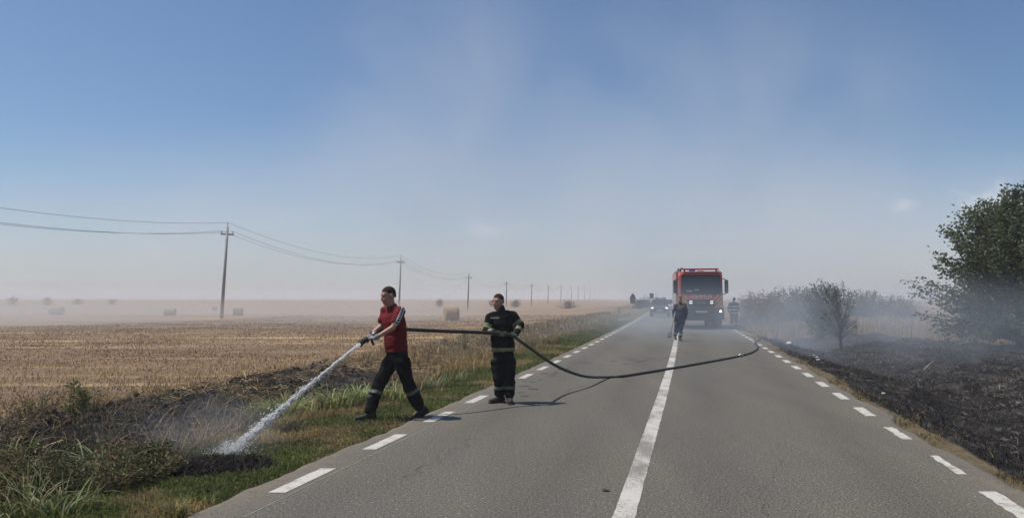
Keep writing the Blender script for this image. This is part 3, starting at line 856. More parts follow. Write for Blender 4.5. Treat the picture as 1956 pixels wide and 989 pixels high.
def shell(src, name, pred, off, material, parent, planes=()):
    """the faces of a garment that lie in a band, cut along planes and lifted off it as a strip of their own"""
    bm = bmesh.new(); bm.from_mesh(src.data)
    for co, no in planes:
        bmesh.ops.bisect_plane(bm, geom=bm.verts[:] + bm.edges[:] + bm.faces[:], plane_co=co, plane_no=no, dist=1e-5)
    bm.normal_update()
    kill = [f for f in bm.faces if not pred(f.calc_center_median(), f.normal)]
    bmesh.ops.delete(bm, geom=kill, context='FACES')
    for v in bm.verts: v.co += v.normal * off
    if not bm.faces: bm.free(); return None
    m2 = bpy.data.meshes.new(name); bm.to_mesh(m2); bm.free()
    m2.materials.clear(); m2.materials.append(material)
    return link(name, m2, parent)
def limb_band(src, a, b, t0, t1, rmax, material, extra=None, off=.004):
    return shell(src, 'reflective_band', lambda c, n: (lambda t, d: t0 < t < t1 and d < rmax and (extra is None or extra(c)))(*seg(c, a, b)), off, material, src, [(a.lerp(b, t0), b - a), (a.lerp(b, t1), b - a)])
def level_band(src, z0, z1, cx, w, material, off=.004):
    return shell(src, 'reflective_band', lambda c, n: z0 < c.z < z1 and abs(c.x - cx) < w, off, material, src, [((0, 0, z0), (0, 0, 1)), ((0, 0, z1), (0, 0, 1))])
def seg(p, a, b):
    d = b - a; t = (p - a).dot(d) / d.length_squared
    return t, (p - (a + d * max(0, min(1, t)))).length

def person(name, label, root, J, face, chest, top='jacket', mats=None, hands=None, hr=.027, group=None, hair=True, cap_=None, feet=None, k_head=1.0, arm_r=1.0, waist_r=None):
    o_mats = dict(top=m_black, trousers=m_black, glove=m_glove2, boot=m_boot); o_mats.update(mats or {})
    M = head_frame(face); ch = Vector(chest).normalized(); rt = ch.cross(Vector((0, 0, 1)))      # wearer's right
    sh = {s: J['sh' + s] for s in 'LR'}
    neck, pel, hd = J['neck'], J['pelvis'], J['head']
    body = MB()
    q = add_head(body, hd, M, k_head)
    body.cap(neck - Vector((0, 0, .05)), hd + M @ Vector((0, -.02, -.06)), .062, .055, 12)
    mid = neck.lerp(pel, .5)
    body.loft([(pel - Vector((0, 0, .06)), .10, .08), (pel + Vector((0, 0, .04)), .13, .095), (mid, .125, .09), (neck.lerp(pel, .25), .145, .10), (neck.lerp(pel, .10), .13, .075), (neck, .07, .06)], rt, 16)
    for s in 'LR':
        body.cap(neck.lerp(sh[s], .3), sh[s], .055, .052, 10)
        body.cap(sh[s], J['el' + s], .050, .040); body.cap(J['el' + s], J['wr' + s], .040, .028)
        body.cap(J['hip' + s], J['kn' + s], .070, .050); body.cap(J['kn' + s], J['an' + s], .048, .034)
        body.cap(J['an' + s], J['an' + s] + Vector(J['toe' + s]).normalized() * .08 - Vector((0, 0, .058)), .026, .018)
    if hands:
        for s in 'LR':
            hv = hands.get(s)
            if hv and hv[0] == 'grip': body.cap(J['wr' + s], hv[1] + (J['wr' + s] - hv[1]) * .35, .026, .022, 8)
            elif hv: body.cap(J['wr' + s], J['wr' + s] + Vector(hv[1]).normalized() * .06, .024, .02, 8)
    p = body.fuse(name, m_skin, None, .0095, 3, root, label=label, cat='person', group=group)
    # ---- head details
    if hair:
        hb = MB(); hb.ell(q(0, -.014, .032), .0795 * k_head, .0995 * k_head, .0945 * k_head, M)
        hb.ell(q(0, -.036, -.002), .073 * k_head, .074 * k_head, .080 * k_head, M)
        ho = hb.fuse('hair', m_hair, p, .008, 2)
        me = ho.data; bm = bmesh.new(); bm.from_mesh(me); Mi = M.inverted()
        kill = []
        for f in bm.faces:
            c = Mi @ (f.calc_center_median() - Vector(hd)) / k_head
            line = .062 - (.0 if c.y > .03 else 0) 
            lim = .070 if c.y > .045 else (.070 - (.045 - c.y) * 1.1 if c.y > -.02 else (.040 if c.y > -.040 else -.035 + max(0, (c.y + .075)) * 1.6))
            if c.z < lim: kill.append(f)
        bmesh.ops.delete(bm, geom=kill, context='FACES'); bm.to_mesh(me); bm.free()
    for sx in (-1, 1):
        MB().ell(q(.032 * sx, .083, .004), .0085, .006, .0042, M, 8, 6).build('eye', m_eye, p, True)
        MB().cap(q(.020 * sx, .091, .026), q(.048 * sx, .080, .027), .0040, .0028, 6).build('eyebrow', m_brow, p, True)
    MB().cap(q(-.020, .086, -.064), q(.020, .086, -.064), .006, .006, 6).build('mouth', m_lip, p, True)
    # ---- trousers
    tr = MB()
    tr.loft([(pel + Vector((0, 0, -.10)), .155, .12), (pel, .180, .138), (pel + Vector((0, 0, .09)), .152, .115), (pel + Vector((0, 0, .12)), .148, .112)], rt, 18, 2.3)
    lo = -.045
    for s in 'LR':
        hp, kn, an = J['hip' + s], J['kn' + s], J['an' + s]
        end = an.lerp(kn, .16)
        tr.cap(hp, kn, .118, .094, 14); tr.cap(kn, kn.lerp(an, .55), .093, .091, 14); tr.cap(kn.lerp(an, .5), end, .092, .084, 14)
        tr.cap(hp.lerp(kn, .45) + rt * (.06 if s == 'R' else -.06), hp.lerp(kn, .72) + rt * (.05 if s == 'R' else -.05), .045, .05, 8)      # cargo pocket
    to = tr.fuse('trousers', o_mats['trousers'], p, .013, 4, None, wrinkle(.019, 8, 17, int(root.y)))
    for s in 'LR':
        kn, an = J['kn' + s], J['an' + s]
        bt = J.get('band', (.30, .44))
        limb_band(to, kn, an, bt[0], bt[1], .13, J.get('band_mat', m_bandg))
        bo, so = MB(), MB(); boot(bo, so, an, J['toe' + s])
        b_o = bo.fuse('boot', o_mats['boot'], p, .011, 3, None, wrinkle(.004, 14, 20, 3)); so.build('sole', m_sole, b_o, True)
    # ---- top
    tp = MB()
    sl = .0 if top == 'tshirt' else 1.0
    hem = J.get('hem', pel + Vector((0, 0, .02)))
    bul = 1.0 if top == 'tshirt' else 1.10
    wv = waist_r or (.178, .142)
    tp.loft([(hem, wv[0] * bul * 1.02, wv[1] * bul), (hem.lerp(neck, .12), wv[0] * bul, wv[1] * bul), (hem.lerp(neck, .40), .176 * bul, .140 * bul), (hem.lerp(neck, .68), .196 * bul, .146 * bul), (hem.lerp(neck, .86), .175 * bul, .120 * bul), (hem.lerp(neck, .97), .085 * bul, .075 * bul)], rt, 20, 2.35)
    for s in 'LR':
        tp.cap(neck.lerp(sh[s], .35) - Vector((0, 0, .025)), sh[s], .070 * bul, .072 * bul)
        if top == 'tshirt':
            tp.cap(sh[s], sh[s].lerp(J['el' + s], .62), .074, .072)
        else:
            tp.cap(sh[s], J['el' + s], .078 * arm_r, .068 * arm_r); tp.cap(J['el' + s], J['wr' + s].lerp(J['el' + s], .06), .068 * arm_r, .050 * arm_r)
    name_top = 'shirt' if top == 'tshirt' else 'jacket'
    tpo = tp.fuse(name_top, o_mats['top'], p, .0125, 4, None, wrinkle(.014 if top == 'tshirt' else .017, 9, 13, int(root.y)))
    # collar
    cb = MB(); cd = (hd - neck).normalized(); hgt = .045 if top == 'tshirt' else .085
    ring = lambda z, r: (neck + cd * z, r, r * .95)
    cb.loft([ring(-.050, .118), ring(-.025, .094), ring(0, .078), ring(hgt, .072), ring(hgt, .060), ring(0, .060)], rt, 18)
    cb.build('collar', m_collar if top != 'tshirt' else J.get('collar_mat', m_red), tpo, True)
    # ---- hands
    if hands:
        for s in 'LR':
            hv = hands.get(s)
            if not hv: continue
            hb = MB()
            if hv[0] == 'grip': hand(hb, J['wr' + s], hv[1], hv[2], hr, hv[3])
            else: loose_hand(hb, J['wr' + s], hv[1], hv[2])
            hb.cap(J['wr' + s].lerp(J['el' + s], .12), J['wr' + s], .041, .036, 10)
            hb.fuse('glove', hv[-1] if isinstance(hv[-1], bpy.types.Material) else o_mats['glove'], p, .0048, 1)
    return p, dict(top=tpo, trousers=to)

def frame(root, Y0):
    return lambda u, v, dy=0.0: P(u, v, Y0 + dy) - root

# ---- the man in the red shirt, striding with the branch pipe
Y1 = 11.25
b1 = P(745, 800, Y1); r1 = Vector((b1.x, Y1, g1(b1.x - .1, Y1)))
j = frame(r1, Y1)
NOZ0, NOZ1 = P(716, 637, Y1 - .10), P(688, 656, Y1 - .30)       # nozzle body start and tip
hdir1 = (NOZ1 - NOZ0).normalized()
J1 = dict(head=j(741.5, 565, -.03), neck=j(750, 588, 0), pelvis=j(758, 676, 0), hem=j(757, 672, 0),
          shL=j(765, 595, -.14), elL=j(751, 625, -.22), wrL=j(717, 645, -.26),
          shR=j(735, 594, .13), elR=j(729, 622, .06), wrR=j(707, 640, -.04),
          hipL=j(768, 690, -.07), knL=j(781, 737, -.03), anL=j(803, 781, .05), toeL=Vector((-.80, -.22, -.50)),
          hipR=j(746, 690, .07), knR=j(722, 737, .0), anR=j(706, 786, -.10), toeR=Vector((-.95, -.28, -.02)),
          collar_mat=m_red, band=(.16, .29))
J1['anR'].z = g1(r1.x + J1['anR'].x, Y1 - .1) - r1.z + .10
ag = g1(r1.x + J1['anL'].x, Y1 + .05) - r1.z
J1['anL'].z = max(J1['anL'].z, ag + .16)
gp = lambda w: (NOZ0.lerp(NOZ1, w) - r1)
man1, part1 = person('person', 'man in a red t-shirt striding over the verge aiming a spraying hose nozzle', r1, J1, (-.86, -.50, -.20), (-.72, -.69, 0), 'tshirt',
                     dict(top=m_red, trousers=m_black), dict(L=('grip', gp(.42), hdir1, 1, m_glove), R=('grip', gp(.80), hdir1, -1, m_glove2)), hr=.028, k_head=1.10, group=None)
shp = part1['top']
aS, aE = J1['shL'], J1['elL']
outw = Vector((.62, -.78, .1)).normalized()
axs = (aE - aS).normalized(); sN = outw.cross(axs).normalized()
def tape(c, n, w, t0, t1):
    return t0 < (c - aS).dot(axs) < t1 and abs((c - aS).dot(sN) + .010) < w and (n.dot(outw) > .2 or n.z > .55) and (c - aS).dot(outw) > -.07
def tape_planes(w, t0, t1): return [(aS + axs * t0, axs), (aS + axs * t1, axs), (aS + sN * (-.010 - w), sN), (aS + sN * (-.010 + w), sN)]
shell(shp, 'sleeve_tape', lambda c, n: tape(c, n, .026, -.15, .24), .004, m_tape, shp, tape_planes(.026, -.15, .24))
for k in range(8):
    t0 = -.09 + k * .037
    shell(shp, 'tape_motif', lambda c, n: tape(c, n, .015, t0, t0 + .024), .0065, m_collar, shp, tape_planes(.015, t0, t0 + .024))

# ---- the firefighter feeding the hose
Y2 = 12.80
b2 = P(961, 767, Y2); r2 = Vector((b2.x, Y2, 0))
j = frame(r2, Y2)
H2a, H2b = P(959, 636.5, Y2 - .30), P(981, 642, Y2 - .24)
J2 = dict(head=j(951.5, 576, -.03), neck=j(957, 594, 0), pelvis=j(961, 678, 0), hem=j(961, 670, 0),
          shR=j(937, 606, -.03), elR=j(928.5, 631, -.10), wrR=j(951, 635.5, -.30),
          shL=j(981, 604, .0), elL=j(994, 622, -.02), wrL=j(986, 637, -.20),
          hipR=j(951, 692, 0), knR=j(952, 722, -.03), anR=j(954.5, 757, .02), toeR=Vector((-.80, -.60, 0)),
          hipL=j(972, 692, 0), knL=j(973, 722, -.04), anL=j(973.5, 759, -.06), toeL=Vector((.08, -1, 0)),
          band=(.42, .60))
for s in 'LR': J2['an' + s].z = .106
hd2 = (H2b - H2a).normalized()
man2, part2 = person('person', 'firefighter in black turnout gear holding up the hose at the road edge', r2, J2, (-.60, -.78, -.08), (-.22, -.97, 0), 'jacket',
                     dict(), dict(R=('grip', H2a - r2, hd2, -1, m_glove3), L=('grip', H2b - r2, hd2, 1, m_glove2)), hr=.028, k_head=1.06, arm_r=1.05)
jk = part2['top']
zt = lambda v: P(961, v, Y2).z
level_band(jk, zt(673), zt(663), J2['pelvis'].x, .30, m_band)
for s in 'LR':
    limb_band(jk, J2['sh' + s], J2['el' + s], .50, .82, .14, m_band, lambda c: abs(c.x - J2['neck'].x) > .15)
    limb_band(jk, J2['el' + s], J2['wr' + s], .36, .66, .088, m_band)
def text_mesh(txt, size, extrude=.002, mirror=False):
    cu = bpy.data.curves.new('t', 'FONT'); cu.body = txt; cu.size = size; cu.extrude = extrude; cu.align_x = 'CENTER'; cu.align_y = 'CENTER'
    o = bpy.data.objects.new('t', cu); col.objects.link(o)
    dg = bpy.context.evaluated_depsgraph_get(); dg.update()
    me = bpy.data.meshes.new_from_object(o.evaluated_get(dg)); bpy.data.objects.remove(o)
    n = len(me.vertices); co = np.empty(n * 3, np.float32); me.vertices.foreach_get('co', co); co = co.reshape(-1, 3)
    if mirror: co[:, 0] *= -1
    me.vertices.foreach_set('co', co.ravel()); me.update()
    return me
# chest badge: a strip of white lettering
cbx = P(945.5, 607, Y2 - .155) - r2
tm = text_mesh('POMPIERI', .034, .0015); tm.materials.append(m_bandw)
bo = link('chest_lettering', tm, jk); bo.location = cbx + Vector((0, -.012, 0)); bo.rotation_euler = (R(84), 0, R(-14))

# ---- the man walking on the centre line in front of the truck, with a beater in his hand
Y3 = 31.5
b3 = P(1298, 650, Y3); r3 = Vector((b3.x, Y3, 0)); j = frame(r3, Y3)
J3 = dict(head=j(1299, 571.5, 0), neck=j(1299, 580, 0), pelvis=j(1298, 612, 0), hem=j(1298, 613, 0),
          shR=j(1290, 583.5, -.02), elR=j(1286.5, 597, -.05), wrR=j(1287.5, 609, -.20),
          shL=j(1308.5, 583.5, 0), elL=j(1311, 597, .05), wrL=j(1309, 610, -.06),
          hipR=j(1294.5, 615, 0), knR=j(1292, 628, .10), anR=j(1290, 640, .34), toeR=Vector((-.1, -.9, -.35)),
          hipL=j(1302, 615, 0), knL=j(1300.5, 629, -.10), anL=j(1299, 645.5, -.05), toeL=Vector((.1, -1, 0)), band=(.42, .58), band_mat=m_bandw)
J3['anL'].z = .105; J3['anR'].z = max(J3['anR'].z, .17)
tw = J3['wrR']
man3, part3 = person('person', 'man in navy work clothes walking along the centre line ahead of the fire engine', r3, J3, (-.3, -.95, -.1), (-.15, -.99, 0), 'jacket',
                     dict(top=m_navy, trousers=m_navy), dict(R=('grip', tw + Vector((0, -.05, -.07)), (-.3, -.1, -.95), 1, m_glove3), L=('loose', (-.1, -.1, -1), (0, -1, 0), m_skin)))
shell(part3['top'], 'shoulder_yoke', lambda c, n: c.z > J3['neck'].z - .16, .005, m_brown, part3['top'], [((0, 0, J3['neck'].z - .16), (0, 0, 1))])
m_wood = mat('pale_wood', (.36, .30, .22), (.26, .21, .15), rough=.8, scale=18)
tp0 = r3 + tw + Vector((.05, -.035, .28)); tp1 = r3 + tw + Vector((-.16, -.13, -.52))
fb = empty('fire_beater', tp1, label='pale wooden beater carried by the man on the centre line', cat='tool')
MB().tube([tp0 - tp1, Vector((0, 0, 0))], [.017, .019], 8).build('handle', m_wood, fb, True)
MB().loft([((.0, 0, .10), .03, .012), ((-.03, -.02, .0), .085, .014), ((-.055, -.03, -.13), .10, .014), ((-.07, -.04, -.20), .075, .01)], (.8, -.6, 0), 12, 3).build('flap', mat('beater_rubber', (.16, .14, .12), rough=.8), fb, True)

# ---- the firefighter standing beside the truck
Y4 = 44.2
b4 = G(1402, 630); r4 = Vector((b4.x, Y4, float(min(0.0, g1(P(1402, 600, Y4).x, Y4))))); r4.x = P(1402, 600, Y4).x
if abs(float(lat(r4.x, Y4))) < ER: r4.z = 0.0
def jj(x, y, z): return Vector((x, y, z))
J4 = dict(head=jj(.02, 0, 1.63), neck=jj(0, 0, 1.43), pelvis=jj(0, 0, .93), hem=jj(0, 0, .82),
          shR=jj(.20, .02, 1.38), elR=jj(.29, .06, 1.12), wrR=jj(.22, .20, .92),
          shL=jj(-.20, .0, 1.38), elL=jj(-.29, .05, 1.12), wrL=jj(-.22, .2, .95),
          hipR=jj(.10, 0, .86), knR=jj(.12, .02, .50), anR=jj(.13, -.02, .106), toeR=Vector((.3, 1, 0)),
          hipL=jj(-.10, 0, .86), knL=jj(-.11, .04, .50), anL=jj(-.12, .02, .106), toeL=Vector((-.2, 1, 0)), band=(.50, .68), band_mat=m_bandw)
man4, part4 = person('person', 'firefighter in dark striped gear standing with his back turned beside the fire engine', r4, J4, (.3, .9, -.15), (.1, .99, 0), 'jacket',
                     dict(), dict(R=('loose', (-.2, .2, -1), (0, 1, 0), m_glove2), L=('loose', (.2, .2, -1), (0, 1, 0), m_glove2)))
for z0, z1 in ((1.20, 1.28), (1.03, 1.10), (.84, .92)):
    level_band(part4['top'], z0, z1, 0, .30, m_bandw, .005)

# ================================================================== HOSE, NOZZLE, WATER
m_hose = mat('black_hose_rubber', (.014, .014, .014), (.03, .03, .029), rough=.55, scale=30, bump=.3, bscale=160)
m_metal = mat('dull_aluminium', (.32, .32, .32), (.2, .2, .2), rough=.4, scale=20, metal=.8)
m_blackp = mat('black_plastic', (.02, .02, .021), rough=.45)
def catmull(pts, n=10):
    out = []
    for i in range(len(pts) - 1):
        p0, p1, p2, p3 = pts[max(i - 1, 0)], pts[i], pts[i + 1], pts[min(i + 2, len(pts) - 1)]
        for k in range(n):
            t = k / n
            out.append(.5 * ((2 * p1) + (p2 - p0) * t + (2 * p0 - 5 * p1 + 4 * p2 - p3) * t * t + (3 * p1 - p0 - 3 * p2 + p3) * t ** 3))
    out.append(pts[-1]); return out
HR = .027
def on(u, v):
    q = G(u, v); q.z += HR + .001; return q
TR = P(1340, 628, 43.5)
hp = [NOZ0, P(727, 630, Y1 + .10), P(741, 625, Y1 + .26), P(762, 626, Y1 + .31), P(782, 629, Y1 + .28), P(850, 632.3, 11.9), P(915, 634.5, 12.35),
      H2a, H2b, P(993, 651, 12.85), P(1012, 664, 13.25), P(1040, 684.5, 13.75), P(1075, 704.5, 14.3)]
hp += [P(1118, 718.5, 15.1), on(1162, 722.5), on(1190, 720.5), on(1240, 712.5), on(1285, 705), on(1350, 693.5), on(1405, 683), on(1432, 676), on(1446, 668), on(1447, 661), on(1442, 655)]
for t__, y__ in ((3.5, 33.5), (3.75, 38), (3.6, 43), (3.3, 46.5)):
    e = road_pt(t__, y__); e.z = max(g1(e.x, y__), -.05) + HR; hp.append(e)
for q in hp[14:]: q.z = max(q.z, HR + .001) if abs(float(lat(q.x, q.y))) < 3.3 else q.z
hose_path = catmull(hp, 12)
hose = MB().tube(hose_path, HR, 12).build('fire_hose', m_hose, None, True, label='long black fire hose running from the nozzle across the road', cat='hose')
cpl = MB(); a = on(1412, 681.5); b_ = on(1418, 680); cpl.tube([a, b_], [.042, .042], 12).tube([a.lerp(b_, .4), a.lerp(b_, .6)], [.055, .055], 12)
cpl.build('coupling', m_metal, hose, True)
# nozzle: barrel, pistol grip, bail lever, black bumper tip
nz = empty('hose_nozzle', NOZ0, label='black branch pipe nozzle with pistol grip held in gloved hands', cat='nozzle')
L0 = NOZ1 - NOZ0
MB().tube([L0 * -.12, L0 * .05, L0 * .10, L0 * .16], [.034, .034, .030, .030], 12).build('swivel_coupling', m_metal, nz, True)
MB().tube([L0 * .16, L0 * .55, L0 * .60], [.025, .025, .030], 12).build('barrel', m_blackp, nz, True)
MB().tube([L0 * .60, L0 * .72, L0 * .95, L0 * 1.0], [.030, .036, .040, .037], 14).build('tip', m_blackp, nz, True)
gdir = Vector((.25, .05, -1)).normalized()
MB().tube([L0 * .30 + gdir * .02, L0 * .27 + gdir * .085, L0 * .22 + gdir * .13], [.017, .019, .018], 8).build('pistol_grip', m_blackp, nz, True)

# ---- water
mw = NT('water_spray')
mw.base((.93, .93, .93)); mw.rough(.25); mw.b.inputs['Transmission Weight'].default_value = .0; mw.b.inputs['IOR'].default_value = 1.33
tr = mw.t.nodes.new('ShaderNodeBsdfTranslucent'); tr.inputs[0].default_value = (.95, .95, .95, 1)
ms = mw.t.nodes.new('ShaderNodeMixShader'); ms.inputs[0].default_value = .68
mw.t.links.new(mw.b.outputs[0], ms.inputs[1]); mw.t.links.new(tr.outputs[0], ms.inputs[2]); mw.t.links.new(ms.outputs[0], mw.o.inputs[0])
W0 = NOZ1 + hdir1 * .01
W1 = G(440, 868); W1.z += .02
W1b = G(405, 878)
def wpos(t):
    q = W0.lerp(W1, t); q.z += .13 * t * (1 - t) * 2.0 - .05 * math.sin(math.pi * t)
    return q
wparts = []
# solid core breaking up along its length
core = MB(); n = 60; pts = [wpos(.62 * i / n) for i in range(n + 1)]
rad = []
for i in range(n + 1):
    t = .62 * i / n
    rad.append(max(.0025, .0200 - .010 * t + (.0 if t < .12 else 1) * (random.uniform(-.5, 1) * (.003 + .010 * t)) - max(0, t - .15) * .055))
for i in range(6, n + 1): pts[i] = pts[i] + Vector((random.gauss(0, 1), random.gauss(0, 1), random.gauss(0, 1))) * (.004 + .010 * i / n) * (i / n)
core.tube(pts, rad, 9)
bm = bmesh.new(); bmesh.ops.create_icosphere(bm, subdivisions=1, radius=1)
bv = np.array([v.co for v in bm.verts]); bf = np.array([[v.index for v in f.verts] for f in bm.faces]); bm.free()
Nw = 8500
tt = rng.uniform(.02, 1.0, Nw) ** .8
tt = np.clip(tt, 0, 1)
cen = np.array([wpos(x) for x in tt])
spread = .003 + .026 * tt ** 1.3
cen += rng.normal(0, 1, (Nw, 3)) * spread[:, None] * np.where(rng.uniform(0, 1, (Nw, 1)) < .12, 1.9, 1.0)
clump = fbm(tt * 60, rng.uniform(0, 3, Nw), 301, 2)
sz = rng.uniform(.0012, .0036, Nw) * np.where(clump > .54, 1.45, .40)
dv = np.array((W1 - W0).normalized())
V = bv[None] * sz[:, None, None] * (1 + rng.normal(0, .2, (Nw, len(bv), 1)))
V = V + (V @ dv)[:, :, None] * dv[None, None, :] * rng.uniform(1.0, 5.0, Nw)[:, None, None]
V += cen[:, None, :]
# splash where it lands
Ns = 2200
ang = rng.uniform(0, 6.28, Ns); rr = np.abs(rng.normal(0, .16, Ns))
sc = np.stack([W1.x - .05 + np.cos(ang) * rr * 1.2, W1.y + np.sin(ang) * rr * .8, np.zeros(Ns)], 1)
sc[:, 2] = gz(sc[:, 0], sc[:, 1]) + np.abs(rng.normal(0, .09, Ns)) * np.exp(-rr * 3)
V2 = bv[None] * rng.uniform(.0012, .0036, Ns)[:, None, None] + sc[:, None, :]
VV = np.concatenate([V.reshape(-1, 3), V2.reshape(-1, 3)])
FF = (bf[None] + (np.arange(Nw + Ns) * len(bv))[:, None, None]).reshape(-1, 3)
cv = np.array(core.v); cf = [f for f in core.f if len(f) == 4]
me = mesh_np('water_jet', np.concatenate([cv, VV]), [np.array(cf), FF + len(cv)], mw.m, None, True)
link('water_jet', me, kind='stuff', label='white water jet spraying from the nozzle onto smouldering ground', cat='water')

# ================================================================== VEHICLES
m_fred = mat('fire_engine_red', (.36, .048, .030), (.29, .038, .025), rough=.38, scale=3, coat=.3)
m_glass = mat('dark_windscreen', (.018, .022, .026), (.028, .033, .037), rough=.12, scale=2, spec=.6)
m_tyre = mat('tyre_rubber', (.02, .02, .02), (.035, .033, .03), rough=.9, scale=12)
m_rim = mat('painted_steel_rim', (.30, .29, .28), (.18, .17, .16), rough=.5, scale=10, metal=.3)
m_trim = mat('black_trim', (.025, .026, .028), (.04, .04, .042), rough=.55, scale=8)
m_shut = mat('aluminium_shutter', (.42, .43, .43), (.33, .34, .34), rough=.45, scale=10, metal=.4)
m_lamp = mat('lit_headlamp', (.9, .9, .85), rough=.2, emit=(1, .97, .88), estr=3.5)
m_drl = mat('lit_position_lamp', (.9, .9, .9), rough=.2, emit=(.95, .97, 1), estr=1.3)
m_redl = mat('red_lamp_lens', (.40, .03, .03), rough=.25, coat=.4)
m_bluel = mat('blue_beacon_lens', (.05, .12, .42), rough=.25, coat=.4)
m_plate = mat('number_plate_white', (.62, .62, .60), (.5, .5, .48), rough=.5)
m_mark = mat('plate_character', (.05, .05, .06), rough=.6)
m_yel = mat('reflective_yellow', (.62, .46, .10), (.5, .37, .08), rough=.5)
m_stripe_red = mat('reflective_red', (.40, .035, .03), rough=.5)
m_white = mat('white_lettering', (.62, .60, .58), (.5, .48, .46), rough=.6)
m_papr = mat('dash_papers', (.55, .55, .54), rough=.8)

def wheel(parent, c, r, w, rim=True, side=1):
    t = MB(); n = 24
    prof = [(-w / 2, r * .62), (-w / 2, r * .90), (-w * .40, r), (w * .40, r), (w / 2, r * .90), (w / 2, r * .62)]
    vs, fs = [], []
    for k in range(n):
        a = 2 * math.pi * k / n
        for x, q in prof: vs.append((x, math.cos(a) * q, math.sin(a) * q))
    m_ = len(prof)
    for k in range(n):
        for i in range(m_): fs.append((k * m_ + i, k * m_ + (i + 1) % m_, ((k + 1) % n) * m_ + (i + 1) % m_, ((k + 1) % n) * m_ + i))
    t.add(vs, fs)
    wo = empty('wheel', c); wo.parent = parent
    t.build('tyre', m_tyre, wo, True)
    h = MB(); h.tube([(-w * .36, 0, 0), (w * .36, 0, 0)], [r * .63, r * .63], 20)
    h.tube([(-w * .44, 0, 0), (w * .44, 0, 0)], [r * .24, r * .24], 14)
    h.build('rim', m_rim, wo, False)
    return wo

